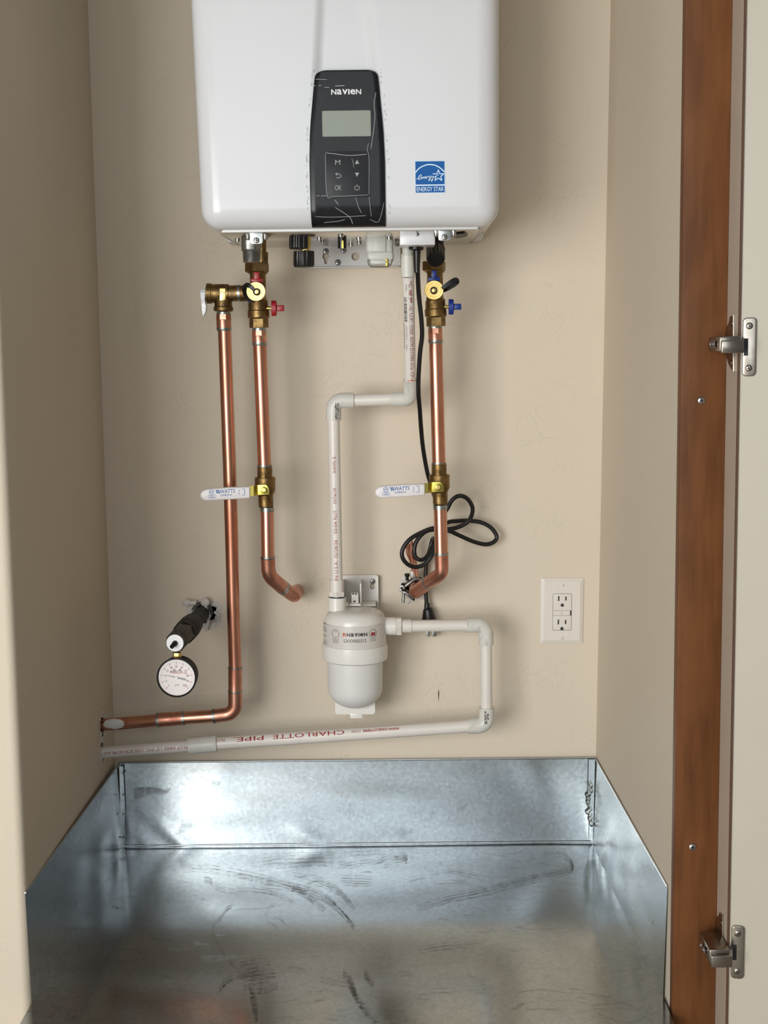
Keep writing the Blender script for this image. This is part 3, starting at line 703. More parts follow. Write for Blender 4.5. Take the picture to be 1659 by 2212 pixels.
for ln in (((2.5, 37.5), (6, 38), (11, 34), (13.5, 30.5), (11.5, 29), (8, 32.5), (6.5, 37), (8.5, 39.5), (12, 38)), ((12, 38), (15, 34), (14.8, 38), (17, 34.5), (19, 33.5), (18.6, 37), (20.5, 36)), ((20.5, 36), (23.5, 34), (22.5, 32.5), (20.8, 35), (22.5, 37), (24.5, 35.5)),
           ((24.5, 35.5), (25.8, 32.5), (25.4, 36.5), (27.5, 32.5), (29.3, 32.8)), ((33.5, 32), (31, 32.2), (30, 35), (32, 36), (34, 32), (32.5, 38), (30, 42), (29, 39.5), (34, 36)), ((35, 31.5), (35.4, 34.6), (37.5, 34), (39.5, 31.5), (38.5, 37), (36, 43), (34.8, 41), (40, 35), (51, 27.8))):
    m.ribbon(catmull([st(a, b, .0010) for a, b in ln], 5), 1.15 * s_, -EY)
flat_text(m, 'ENERGY STAR', st(3.2, 65, .0006), EX, EZ, 57 * s_, 9.2 * s_, bold=.005)
part('lettering', m, 'estar_l', es)

# ================================================================== BRASS SERVICE VALVES
def tee_handle(mb_list, t, cx, cy, d, col, s=1):          # turned handle standing out to the right: stem, round wing, nub
    part('valve_stem', MB().tube([P(cx - 14, cy, d), P(cx - 1, cy, d)], R(4, d), 12), 'brassy', t)
    h = MB(); h.lathe(P(cx - 2, cy, d), EX, [(0, R(6, d)), (.0005, R(16.5, d)), (R(10, d), R(16.5, d)), (R(11.5, d), R(14, d))], 24)
    for q in h.v: q.y = -d + (q.y + d) * .55
    h.box(P(cx + 17, cy - .3, d), (R(18, d), R(8, d), R(13, d)), .0015)
    part('handle', h, col, t)
def service_valve(name, label, dx, dy, d, col, strap, sx=1):
    X = lambda a: a + dx
    Y = lambda b: b + dy
    t = thing(name, label, 'valve', P(X(557), Y(650), d), 'service valves under the heater')
    part('union_nut', MB().pt([(X(555), Y(567.5), 22), (X(555), Y(569), 25.5), (X(555), Y(587), 25.5), (X(555), Y(590), 21)], d, 6, PI / 12), 'brass', t)
    b = MB().pt([(X(557), Y(588), 20), (X(557), Y(592), 20), (X(557), Y(592), 17), (X(557), Y(640), 17.5), (X(557), Y(650), 19), (X(557.5), Y(652), 21.5), (X(558), Y(670), 21.5), (X(558), Y(672), 23.2), (X(559), Y(686), 23.2), (X(559), Y(689), 20)], d, 28)
    part('valve_body', b, 'brass', t)
    part('hex_end', MB().pt([(X(559), Y(689), 20.5), (X(559.5), Y(708), 20.5), (X(559.5), Y(708), 15)], d, 6, PI / 6), 'brass', t)
    # drain port that comes straight out with its cap, and the small handle above it
    c = P(X(554.5), Y(630.5), d)
    part('drain_port', MB().lathe(c, -EY, [(0, R(15, d)), (.036, R(15, d))], 24), 'brass', t)
    r_ = R(20.5, d + .05)
    v = ribbed_disc(P(X(554.5), Y(630.5), d + .036), r_, .014)
    cp = part('drain_cap', v, 'brassy', t, 'round machined brass cap')
    cc = P(X(554.5), Y(630.5), d + .0515)
    part('pin', MB().lathe(cc, -EY, [(0, R(5, d)), (.0012, R(5, d)), (.0016, R(2, d))], 18), 'brassy', cp)
    ring = [cc + V((R(6, d) * math.cos(q), -.0016, R(6, d) * math.sin(q))) for q in [2 * PI * k / 16 for k in range(17)]]
    sm = MB().tube(ring, .0013, 8)
    sp = catmull([P(X(a), Y(bb), d + e) for a, bb, e in strap], 5)
    k = len(sp); v = []; f = []
    for i, p in enumerate(sp):
        tg = (sp[min(i + 1, k - 1)] - sp[max(i - 1, 0)]).normalized(); q = EY.cross(tg).normalized() * R(3.2 + 2.2 * math.sin(PI * i / (k - 1)), d)
        e = EY * .0012; v += [p - q - e, p + q - e, p + q + e, p - q + e]
    for i in range(k - 1):
        for j in range(4): f.append((4 * i + j, 4 * i + (j + 1) % 4, 4 * i + 4 + (j + 1) % 4, 4 * i + 4 + j))
    f += [(0, 1, 2, 3), (4 * k - 4, 4 * k - 3, 4 * k - 2, 4 * k - 1)]
    sm.add(v, f)
    part('cap_strap', sm, 'blackmat', cp, 'black plastic strap')
    part('valve_stem', MB().pt([(X(555), Y(600), 4), (X(555), Y(616), 4)], d + .03, 10), 'brassy', t)
    h = MB().box(P(X(555), Y(596), d + .034), (R(11, d), .008, R(17, d)), .0012); h.box(P(X(555), Y(606), d + .031), (R(25, d), .012, R(9.5, d)), .002)
    part('handle', h, col, t, 'small handle above the cap')
    tee_handle(None, t, X(588), Y(666), d + .005, col)
    return t
def ribbed_disc(o, r_, th):
    v = []; f = []; nn = 72
    prof = [(0, r_), (th - .001, r_), (th, r_ * .96), (th, r_ * .74), (th - .0005, r_ * .72), (th - .0005, r_ * .5), (th, r_ * .48), (th, r_ * .02)]
    for tt, rr in prof:
        for j in range(nn):
            q = rr * (1 if (j % 4 in (0, 1) or rr < r_ * .99) else .965); a = 2 * PI * j / nn; v.append(V(o) + V((q * math.cos(a), -tt, q * math.sin(a))))
    m_ = len(prof)
    for i in range(m_ - 1):
        for j in range(nn): f.append((i * nn + j, i * nn + (j + 1) % nn, (i + 1) * nn + (j + 1) % nn, (i + 1) * nn + j))
    f.append(tuple(range(nn))); f.append(tuple((m_ - 1) * nn + j for j in range(nn))); return MB().add(v, f)
dH = .135
hv = service_valve('service_valve', 'brass hot water service valve with two red handles', 0, 0, dH, 'red',
              [(549, 627, .053), (541, 619, .053), (534, 616, .05), (529, 622, .044), (530, 634, .034), (537, 646, .028), (543, 654, .026)])
part('side_port', MB().tube([P(556, 632, dH), P(519, 634, dH), P(517, 634, dH)], [R(17, dH), R(17, dH), R(15, dH)], 24), 'brass', hv)
service_valve('service_valve', 'brass cold water service valve with two blue handles', 382.5, -3, dH, 'blue',
              [(572, 626, .053), (583, 618, .053), (594, 611, .052), (602, 608, .05), (604, 612, .046), (598, 618, .042), (586, 626, .036), (574, 632, .030)])
# black strainer above the cold valve
t = thing('inlet_strainer', 'black ribbed inlet strainer under the heater, above the blue handled valve', 'strainer', P(941, 545, .15))
part('housing', MB().pt([(941, 508, 17), (941, 530, 17.5), (941, 535, 20), (941, 562, 20)], .14, 24), 'blackmat', t)
c = P(941, 552, .172); ax = V((0, -.8, -.6)).normalized(); nn = 64; v = []; f = []
a_, b_ = onb(ax); prof = [(-.02, .8), (0, 1), (.011, 1), (.012, .92), (.0125, .1)]
for tt, rr in prof:
    for j in range(nn):
        q = R(19, .16) * rr * (1 if j % 4 in (0, 1) or rr < .95 else .9); an = 2 * PI * j / nn; v.append(c + ax * tt + a_ * (q * math.cos(an)) + b_ * (q * math.sin(an)))
for i in range(len(prof) - 1):
    for j in range(nn): f.append((i * nn + j, i * nn + (j + 1) % nn, (i + 1) * nn + (j + 1) % nn, (i + 1) * nn + j))
f.append(tuple(range(nn))); f.append(tuple((len(prof) - 1) * nn + j for j in range(nn)))
part('cap', MB().add(v, f), 'blackmat', t)

# ================================================================== RELIEF VALVE
d = dH
t = thing('relief_valve', 'brass pressure relief valve with silver test lever, left of the red handled valve', 'valve', P(482, 645, d))
b = MB().tube([P(446, 634, d), P(447, 634, d), P(457, 634, d), P(458, 634, d), P(494, 634, d), P(495, 634, d), P(517, 633.5, d)], [R(q, d) for q in (18, 21.5, 21.5, 20, 20, 17, 17)], 28)
b.pt([(482, 640, 19), (482.5, 662, 19), (482.5, 664, 21), (483, 671, 21), (483, 673, 18)], d, 28)
part('body', b, 'brass', t)
part('thread_seal', MB().tube([P(514, 633.6, d), P(519, 633.5, d)], R(17.6, d), 24), 'solder', t)
pq = MB().prism([P(474.5, 623, d + R(20, d) - .0004), P(487, 623, d + R(20, d) - .0004), P(488, 648, d + R(20, d) - .0004), P(475, 650, d + R(20, d) - .0004)], (0, -.0014, 0), bev=.0004)
pl_ = part('plaque', pq, 'brassy', t)
def arrow(mm, px, py, d_, k=1):
    ol = [(-7, 0), (-2, -5), (-2, -2), (6, -2), (6, 2), (-2, 2), (-2, 5), (-7, 0)]; mm.ribbon([P(px + x * k, py + y * k, d_) for x, y in ol], R(.9, d_), -EY)
m = MB(); arrow(m, 480.5, 633, d + R(20, d) + .0013, .9)
part('arrow_mark', m, 'ink_k', pl_)
m = MB(); arrow(m, 502, 633, d + R(17, d) + .0008, .75)
flat_text(m, '3/4', P(468.5, 624, d + R(18.8, d) + .0004), -EZ, EX, R(19, d), R(6.5, d)); flat_text(m, '0', P(479, 662, d + R(19, d) + .0006), EX, EZ, R(7, d), R(8, d))
part('lettering', m, 'ink_k', t)
lv = [(432, 627.5), (440, 625), (444.5, 627), (446, 634), (442.5, 643), (442, 651), (445.5, 662), (444.5, 672), (440, 682), (437.5, 680.5), (435, 655)]
lev = part('lever', MB().prism([P(a, b, d + .010) for a, b in lv], (0, .012, 0), bev=.0005), 'dull', t, 'silver test lever')
part('pivot', MB().lathe(P(441, 634.5, d + .0102), -EY, [(0, R(2.6, d)), (.001, R(2.2, d))], 12), 'solder', lev)
part('stem', MB().tube([P(438, 634, d), P(447, 634, d)], R(9, d), 16), 'steel', t)

# ================================================================== COPPER
def solder_ring(t, a, b, r_, mat='solder'): part('solder_ring', MB().tube([a, b], r_, 24), mat, t)
def adapter(t, cx, y0, y1, d, hw=16.5, ax=0):
    m = MB().pt([(cx, y0, hw * .97), (cx + .3, y0 + 12, hw)], d, 8, PI / 8)
    part('adapter', m, 'copper2', t); part('socket', MB().pt([(cx + .3, y0 + 11, hw), (cx + .3, y0 + 13, hw * .96), (cx + 1, y1, hw * .96)], d, 24), 'copper2', t)
    part('solder_ring', MB().pt([(cx + 1, y1 - 1, hw * .98), (cx + 1, y1 + 2, hw * .99), (cx + 1, y1 + 6, hw * .9)], d, 24), 'solder', t)
    part('thread_seal', MB().pt([(cx, y0 - 5, hw * .92), (cx, y0 + 1, hw * .92)], d, 20), 'solder', t)
# relief discharge line: down, round an elbow and into the left wall
t = thing('discharge_pipe', 'copper relief discharge pipe running down and left into the side wall', 'pipe', P(505, 1500, .11))
dd = lambda y: .135 - .025 * (y - 680) / 860
adapter(t, 483, 679, 709, dH)
part('pipe', MB().pt([(485, 712, 14.2, .134), (490, 850, 14.2, .131), (495.5, 1000, 14.4, .126), (500, 1150, 14.3, .121), (503.5, 1300, 14, .117), (508, 1444, 14.2, .112)], .12, 28), 'copper', t)
part('coupling', MB().pt([(508, 1442, 15.2), (508, 1492, 15.2)], .112, 28), 'copper2', t)
solder_ring(t, P(508, 1441, .112), P(508, 1444, .112), R(16, .112)); solder_ring(t, P(508, 1491.5, .112), P(508, 1494, .112), R(16, .112))
pe = bend(P(508, 1494, .111), P(508.5, 1541, .109), P(462, 1546.5, .108), R(26, .11), 10)
part('elbow', MB().tube(pe, R(15.6, .11), 28), 'copper2', t)
solder_ring(t, P(465, 1546.2, .108), P(460, 1546.8, .108), R(16.6, .108))
part('pipe', MB().tube([P(463, 1546.5, .108), P(395, 1551, .105)], R(14.4, .107), 28), 'copper', t)
solder_ring(t, P(399, 1550.6, .105), P(394.5, 1551, .105), R(16.2, .105))
part('coupling', MB().tube([P(397, 1550.8, .105), P(342, 1555.2, .103)], R(15.4, .105), 28), 'copper2', t)
solder_ring(t, P(344, 1555, .103), P(339.5, 1555.5, .103), R(16, .103))
pend = V((XL - .03, dischH.y, dischH.z)); part('pipe', MB().tube([P(342, 1555.3, .103), P(262, 1562.5, -dischH.y), pend], R(13.6, .10), 28), 'copper', t)
q = MB().ball(P(246, 1564, .1175), .018, 14, 10, (1, .25, .52)); 
for p in q.v: p += V((1, 1, 1)) * (.0016 * noise.noise(p * 120))
part('putty', q, 'putty', t, 'blob of white putty')

def ball_valve(name, label, dx, dy, d, wrong=0):
    t = thing(name, label, 'valve', P(572 + dx, 1052 + dy, d), 'ball valves on the copper pipes'); X = lambda a: a + dx; Y = lambda b: b + dy
    bd = MB().pt([(X(572), Y(1008), 15), (X(572), Y(1009), 16.3), (X(572), Y(1031), 16.3), (X(572), Y(1031), 21.5), (X(572.5), Y(1034), 22.6), (X(573), Y(1060), 22), (X(573.5), Y(1067), 19), (X(574), Y(1070), 16.5), (X(574.5), Y(1094), 16), (X(574.5), Y(1096), 14.5)], d, 32)
    part('body', bd, 'brass', t); part('rib', MB().box(P(X(572), Y(1031), d + R(17, d)), (R(3, d), .006, R(18, d)), .0008), 'brass', t)
    part('stem', MB().lathe(P(X(571), Y(1058), d + R(20, d)), -EY, [(-.004, R(11, d)), (.010, R(10, d))], 20), 'brass', t)
    de = d + .030
    pl = MB().prism([P(X(a), Y(b), de) for a, b in ((556.5, 1047), (574, 1046), (579, 1050), (582, 1058), (582, 1068.5), (557, 1069.5))], (0, -.0025, 0), bev=.0006)
    lv = part('lever', pl, 'gold', t, 'yellow metal lever')
    part('nut', MB().lathe(P(X(570.5), Y(1058.5), de + .0024), -EY, [(0, R(7.6, d)), (.004, R(7.6, d)), (.0045, R(6.4, d))], 6), 'gold', lv)
    part('stem_end', MB().lathe(P(X(570.5), Y(1058.5), de + .0066), -EY, [(0, R(4, d)), (.002, R(3.8, d))], 14), 'brassy', lv)
    arm = MB().add([P(X(557), Y(1047.5), de + .0012), P(X(557), Y(1069.5), de + .0012), P(X(548), Y(1071), de + .008), P(X(548), Y(1049), de + .008), P(X(538), Y(1050.5), de + .0085), P(X(538), Y(1072.5), de + .0085),
                    P(X(557), Y(1047.5), de - .001), P(X(557), Y(1069.5), de - .001), P(X(548), Y(1071), de + .0055), P(X(548), Y(1049), de + .0055), P(X(538), Y(1050.5), de + .006), P(X(538), Y(1072.5), de + .006)],
                   [(0, 1, 2, 3), (3, 2, 5, 4), (6, 9, 8, 7), (9, 10, 11, 8), (0, 3, 9, 6), (3, 4, 10, 9), (1, 7, 8, 2), (2, 8, 11, 5), (4, 5, 11, 10), (0, 6, 7, 1)])
    part('lever_arm', arm, 'gold', lv)
    dg = de + .0035
    top = [(541, 1050.5), (500, 1051.5), (460, 1054), (447, 1055.5)]; bot = [(447, 1081), (470, 1079.5), (510, 1077.5), (541, 1075)]
    rn = [(440, 1058), (435, 1063), (433.5, 1068), (435, 1074), (440, 1079)]
    ol = [P(X(a), Y(b), dg) for a, b in top + rn + bot]
    gr_ = part('grip', MB().prism(ol, (0, -.0085, 0), bev=.0026), 'vinyl', lv, 'white vinyl grip with blue print', 60)
    dt = dg + .0087; e = R(1, dt); ux = (P(100, 99.3 - 0, dt) - P(0, 103, dt)).normalized(); ux = (P(X(541), Y(1062.5), dt) - P(X(434), Y(1068), dt)).normalized(); uz = V((-ux.z, 0, ux.x))
    m = MB(); pp = lambda a, b: P(X(a), Y(b), dt)
    for k in range(2): m.add([pp(465.5 + k * 4.2, 1058.3 - k * .2), pp(468.4 + k * 4.2, 1058.2 - k * .2), pp(471.4 + k * 4.2, 1066.2 - k * .2), pp(468.5 + k * 4.2, 1066.3 - k * .2)], [(0, 1, 2, 3)])
    flat_text(m, 'WATTS', pp(475.5, 1066), ux, uz, 33 * e, 8.4 * e, bold=.012, shear=.15)
    flat_text(m, 'LFFBVS-4', pp(476.5, 1072), ux, uz, 24 * e, 4 * e, bold=.01)
    m.ribbon([pp(457 + 5.2 * math.sin(q), 1063.4 + 5.2 * math.cos(q)) for q in [2 * PI * k / 16 for k in range(17)]], .9 * e, -EY)
    flat_text(m, 'NSF', pp(453.4, 1065.5), ux, uz, 7.4 * e, 4 * e, bold=.02)
    m.ribbon([pp(a, b) for a, b in ((450, 1069.8), (466, 1069), (466.3, 1075), (450.3, 1075.8), (450, 1069.8))], .8 * e, -EY)
    m.ribbon([pp(453, 1072.2), pp(463, 1071.7)], .7 * e, -EY); m.ribbon([pp(453, 1074), pp(463, 1073.5)], .7 * e, -EY)
    m.ribbon([pp(a, b) for a, b in ((522.5, 1056.5), (528, 1056), (528.8, 1069), (523.3, 1069.6))], 1.2 * e, -EY)
    flat_text(m, 'ON-OFF', pp(518.6, 1069.3), uz, -ux, 12 * e, 2.8 * e)
    part('lettering', m, 'ink_b', gr_)
    return t
def riser(name, label, x0, x1, dx, dy, d, low, rings, bendr):
    t = thing(name, label, 'pipe', P(x1, 1100 + dy, d))
    adapter(t, x0 - 1, 714 + dy * 1.0, 741 + dy, d, 16.3)
    part('pipe', MB().pt([(x0, 744 + dy, 14.4), ((x0 + x1) / 2, 875 + dy, 14.5), (x1, 1008 + dy, 14.6)], d, 28), 'copper', t)
    solder_ring(t, P(x1, 1004 + dy, d), P(x1, 1010 + dy, d), R(15.6, d))
    y1 = 1096 + dy; solder_ring(t, P(low[0][0] - .3, y1, d), P(low[0][0], y1 + 9, d), R(15.2, d))
    part('pipe', MB().pt([(low[0][0], y1 + 6, 14.5), (low[1][0], low[1][1], 14.5)], d, 28), 'copper', t)
    return t
# hot riser
t = riser('hot_copper_pipe', 'copper hot water pipe below the red handled valve, bending right into the wall', 561, 571.5, 0, 0, dH, [(577, 1100), (578.5, 1203)], None, None)
solder_ring(t, P(578.5, 1202, dH), P(578.6, 1206, dH), R(16, dH))
pe = bend(P(578.6, 1205, dH), P(580, 1243, dH - .005), P(609, 1268, dH - .030), R(40, dH), 8)
part('elbow', MB().tube(pe, R(15.6, dH), 28), 'copper2', t)
q = (P(625, 1280, dH - .045) - P(609, 1268, dH - .030)).normalized()
solder_ring(t, P(608, 1267, dH - .030) - q * .001, P(608, 1267, dH - .030) + q * .008, R(15.9, dH))
pe = bend(P(609, 1268, dH - .030) + q * .006, P(636, 1287, dH - .058), V((hotH.x, .01, hotH.z)), .022, 8)
part('elbow', MB().tube(pe, R(15.4, dH), 28), 'copper2', t)
ball_valve('ball_valve', 'brass ball valve with white grip lying across the left copper pipe', 0, 0, dH)
# cold riser
t = riser('cold_copper_pipe', 'copper cold water pipe below the blue handled valve, bending left into the wall', 941, 948, 376.5, -5, dH, [(951, 1095), (953.3, 1196)], None, None)
solder_ring(t, P(953.3, 1194, dH), P(953.4, 1199, dH), R(15.6, dH))
pe = bend(P(953.4, 1198, dH), P(954.5, 1238, dH - .003), P(926, 1258, dH - .028), R(22, dH), 8)
part('elbow', MB().tube(pe, R(15, dH), 28), 'copper2', t)
q = (P(903, 1276, dH - .05) - P(926, 1258, dH - .028)).normalized()
solder_ring(t, P(927, 1257, dH - .028) - q * .001, P(927, 1257, dH - .028) + q * .006, R(15.6, dH))
pe = bend(P(926, 1258, dH - .028) + q * .004, P(898, 1279, dH - .055), V((coldH.x + .004, .03, coldH.z)), .020, 8)
part('elbow', MB().tube(pe, R(14.8, dH), 28), 'copper2', t)
ball_valve('ball_valve', 'brass ball valve with white grip on the right copper pipe', 376.5, -6, dH)

# ================================================================== PVC CONDENSATE LINE
def pvc_elbow(t, a, c, b, r_, rb, d, mat='pvcfit', sock=1.0):
    pe = bend(a, c, b, rb, 10); return part('elbow', MB().tube([pe[0]] + pe + [pe[-1]], [r_ * .8] + [r_] * len(pe) + [r_ * .8], 28), mat, t)
d = .092
t = thing('condensate_pipe', 'white plastic condensate pipe stepping down from the heater to the canister', 'pipe', P(805, 865, d))
dt_ = lambda y: .20 if y < 600 else d
dtop = .20; q1 = dtop
# the upper leg leans back from the heater's outlet to the elbow
part('outlet_spigot', MB().pt([(880, 528, 10.5), (880.3, 552, 11.5)], dtop, 24), 'trapgrey', t)
part('socket', MB().pt([(880, 549, 12), (880, 549, 13.4), (881, 596, 14.8), (881, 599, 14.8), (881, 599, 12)], .195, 28), 'pvcfit', t)
A_, B_ = P(881.5, 597, .195), P(886.5, 826, .125)
r_ = R(12.2, .15)
up_ = part('pipe', MB().tube([A_, B_], r_, 28), 'pvc', t)
m = MB(); L0 = lambda y: (y - 597) / (826 - 597)
nrm = -EY
for sx, y0, y1, bb in (('*C', 603, 616, .01), ('NSF', 622, 634, .03), ('-pw', 636, 649, .03), ('-G', 655, 664, 0), ('U.P.', 671, 689, 0), ('CODE', 696, 716, 0), ('ASTM', 721, 742, 0), ('D1785-21a', 746, 793, 0), ('CP-1', 798, 817, 0)):
    pipe_text(m, sx, A_, B_, nrm, r_, R(7.4, .15), -.36 if False else .36, L0(y0), L0(y1), bold=bb)
part('lettering', m, 'ink_r', up_, 'red printing')
m = MB(); ax = (B_ - A_).normalized(); n_ = (nrm - ax * nrm.dot(ax)).normalized(); side = n_.cross(ax); LL = (B_ - A_).length; rnd = random.Random(2); y = 637
def onpipe(y, ang): return A_ + ax * (LL * L0(y)) + (n_ * math.cos(ang) + side * math.sin(ang)) * (r_ + .0002)
while y < 688:
    h = rnd.choice((.7, .9, 1.4, 2)); st_ = [onpipe(y, -.95 + k * .125) for k in range(6)]; en = [onpipe(y + h, -.95 + k * .125) for k in range(6)]
    m.add(st_ + en, [(k, k + 1, k + 7, k + 6) for k in range(5)]); y += h + rnd.choice((.8, 1, 1.6))
pipe_text(m, '=-==- -', A_, B_, nrm, r_, R(2.6, .15), -.36, L0(610), L0(626)); pipe_text(m, '-==-=-==-=-  -  =-= -', A_, B_, nrm, r_, R(2.4, .15), -.5, L0(697), L0(751))
for a in range(8): m.ribbon([onpipe(692 + a * 7, -1.05 + a * .004), onpipe(700 + a * 7, -1.05 + a * .004)], .0006, -EY)
part('lettering', m, 'ink_k', up_, 'black barcode and small print')
m = MB(); m.ribbon([onpipe(818.5, -.6 + k * .2) for k in range(9)], .0008, -EY); m.ribbon([onpipe(815.5, -.5), onpipe(818, -.1)], .0012, -EY); m.ribbon([onpipe(815, .1), onpipe(818, .4)], .0012, -EY)
part('primer_mark', m, 'ink_o', up_)
pvc_elbow(t, P(886.7, 821, .127), P(887, 862, .112), P(848, 862.5, d + .006), R(15.3, .11), R(18, .1), d)
part('pipe', MB().tube([P(852, 862.3, d + .006), P(762, 865, d)], R(13, d), 28), 'pvc', t)
pvc_elbow(t, P(764.5, 865, d), P(720.5, 865, d), P(720.5, 908, d), R(16.6, d), R(19, d), d)
C_, D_ = P(720.5, 905, d), P(727.5, 1256, d); r2 = R(12.9, d)
lo = part('pipe', MB().tube([C_, D_], r2, 28), 'pvc', t)
m = MB(); K = lambda y: (1256 - y) / (1256 - 905)
for sx, y0, y1 in (('IN U.S.A.', 1252, 1209), ('02/28/26', 1203, 1164), ('03:04', 1150, 1125), ('PLUT', 1120, 1100), ('EXT#12R', 1085, 1051), ('SHAWN', 1020, 994), ('S.', 990, 982)):
    pipe_text(m, sx, D_, C_, -EY, r2, R(7.2, d), 0, K(y0), K(y1), bold=.0)
part('lettering', m, 'ink_r', lo, 'red printing')
m = MB(); rnd = random.Random(6)                          # smudged print on the elbow
for k, (a, h) in enumerate(((724.5, 5), (728.5, 6))):
    m.add([], []); flat_text(m, ('-=#=-==#=', '==-#=-= =-')[k], P(a - 1.5, 870 + k, d + R(16.6, d) + .0006), -EZ, EX, R(36, d), R(h * .75, d), bold=.03)
part('lettering', m, 'ink_k', t, 'smudged black print on the left elbow')
m = MB().pt([(727.3, 1252, 13.5), (727.3, 1252, 15.4), (727.5, 1279, 15.6)], d, 28); part('adapter', m, 'pvc', t)
m = MB().pt([(727.5, 1277.5, 18.4), (727.6, 1288, 18.4)], d, 6, 0); part('adapter_nut', m, 'pvc', t)
part('thread', MB().pt([(727.6, 1287.5, 17.6), (727.6, 1290, 17.6)], d, 24), 'ink_k', t)

# ================================================================== NEUTRALIZER CANISTER
d = .088; cA = P(765.5, 1400, d)
t = thing('neutralizer_canister', 'white condensate neutralizer canister with domed bowl on the wall', 'filter canister', P(767, 1440, d))
Zp = lambda y: P(767, y, d).z
r3 = lambda px: R(px, d)
def vl(rows, n=48): return MB().tube([V((P(q[2] if len(q) > 2 else 767, q[0], d).x, -d, Zp(q[0]))) for q in rows], [r3(q[1]) for q in rows], n)
part('head', vl([(1315, 20), (1316.5, 44), (1319, 54), (1325, 62), (1333, 66), (1342, 67.5), (1350, 67.5), (1384, 68.5), (1392, 68.5)]), 'tank', t)
cl = vl([(1388, 68), (1389, 71.5), (1398, 72), (1416, 72), (1421, 71), (1424, 66)]); part('collar', cl, 'tank', t)
rows_ = [(1420, 61.5), (1485, 60.5)] + [(1485 + 43 * math.sin(q), max(.5, 60.5 * math.cos(q))) for q in [PI / 2 * k / 10 for k in range(1, 11)]]
part('bowl', vl(rows_), 'bowl', t, 'pearly domed bowl')
tb = [P(767 + x, 1521 + y, d) for x, y in rrect(86, 44, 6)]
part('bottom_tab', MB().prism(tb, (0, .008, 0), bev=.001), 'tank', t); part('nub', MB().box(P(770, 1545, d - .004), (R(28, d), .01, R(12, d)), .0015), 'tank', t)
part('port', vl([(1288, 18), (1289, 19.3), (1314, 20), (1320, 22)], 28) if False else MB().pt([(728.5, 1289.5, 17), (728.5, 1290, 19.4), (728.5, 1318, 20.2)], d, 28), 'tank', t)
# bracket behind
c0 = P(776, 1280, .003); ol = [V((c0.x + x, -.003, c0.z + y)) for x, y in rrect(R(84, 0), R(78, 0), .004)]
sl = P(804.5, 1266, .003); slot = [V((sl.x + x, -.003, sl.z + y)) for x, y in rrect(R(10, 0), R(13, 0), R(4.6, 0))]
bk = part('bracket', MB().prism(ol, (0, -.0035, 0), holes=[slot]), 'tank', t)
m = MB()
for px in (742, 780): m.box(P(px, 1281, .03), (R(3, 0), .05, R(52, 0)), .0006)
m.box(P(816, 1278, .008), (R(3.5, 0), .012, R(70, 0)), .0008); m.box(P(782, 1303, .026), (R(60, 0), .045, R(3, 0)), .0006)
part('bracket_rib', m, 'tank', bk)
screw_head(P(805, 1256, .0068), -EY, R(6, 0), bk)
m = MB().box(P(766.5, 1293, .06), (R(16, .06), .006, R(26, .06)), .001); m.box(P(766, 1306, .065), (R(28, .06), .01, R(5, .06)), .0015)
lt = part('latch', m, 'tank', t)
part('latch_slot', MB().box(P(766, 1299, .0632), (R(6, .06), .0006, R(3, .06))).box(P(763, 1283, .0632), (R(4, .06), .0006, R(3, .06))).box(P(769, 1283, .0632), (R(4, .06), .0006, R(3, .06))), 'ink_k', lt)
# label band with print
ctr = V((P(767, 1360, d).x, -d, 0)); rl = r3(69)
def band(a0, a1, y0, y1, rr, n=40):
    return MB().grid(lambda u, v_: V((ctr.x + (rr) * math.sin(a0 + (a1 - a0) * u), ctr.y - rr * math.cos(a0 + (a1 - a0) * u), Zp(y0 + (y1 - y0) * v_))), n, 4)
lb = part('label', band(-1.65, 1.15, 1341.5, 1389, rl + .0003), 'label', t, 'pearl grey printed label')
rl += .0003; zz = lambda y: Zp(y)
ang = lambda px: math.asin(max(-1, min(1, (px - 767) / 68.2)))
def dw(m, sx, x0, x1, yc, hh, **k): drum_text(m, sx, ctr, rl, (ang(x0) + ang(x1)) / 2, zz(yc), (ang(x1) - ang(x0)) * rl, r3(hh), **k)
m = MB(); x = 751
for ch, wd in (('N', 7.5), ('a', 7), ('v', 7.5), ('I', 2), ('e', 7), ('N', 7.5)): dw(m, ch, x, x + wd, 1357.5, 7.6, bold=.03); x += wd + 1
dw(m, 'GXXX002212', 744, 792, 1370.5, 7)
for px in (727, 806):
    def cp_(a, rad=8): q = ang(px) + rad * math.cos(a) / 68.2 / math.cos(ang(px)) * .92; return V((ctr.x + (rl + .0003) * math.sin(q), ctr.y - (rl + .0003) * math.cos(q), zz(1357 + rad * 1.08 * math.sin(a))))
    m.ribbon([cp_(2 * PI * k / 24) for k in range(25)], r3(.8), V((math.sin(ang(px)), -math.cos(ang(px)), 0)))
dw(m, '=-=-=', 720, 734, 1369, 2); dw(m, '-=-==-', 721, 734, 1372.3, 2); dw(m, '==-=-', 722, 733, 1375.6, 2)
dw(m, '-==-=', 799.5, 812.5, 1368.6, 2); dw(m, '=-=-==', 799.5, 812, 1372.4, 2)
for y, w_ in ((1338, 5), (1346, 7), (1352, 8), (1363, 7), (1374, 6), (1377, 8), (1380, 9)):
    dw(m, '=-==-=-=-='[:w_], 699.6, 699.6 + w_, y + 4, 3 if y < 1370 else 1.4)
dw(m, '-=-', 724, 730, 1352, 1.8)
part('lettering', m, 'ink_k', lb)
m = MB(); dw(m, 'I', 743, 746, 1357.5, 7.6, bold=.05); dw(m, '\\', 745.5, 750, 1357.5, 7.6, bold=.05); part('logo_stroke', m, 'ink_o', lb)
m = MB(); dw(m, 'H', 802, 810.5, 1358.5, 7.6, bold=.16); part('icon', m, 'ink_r', lb)
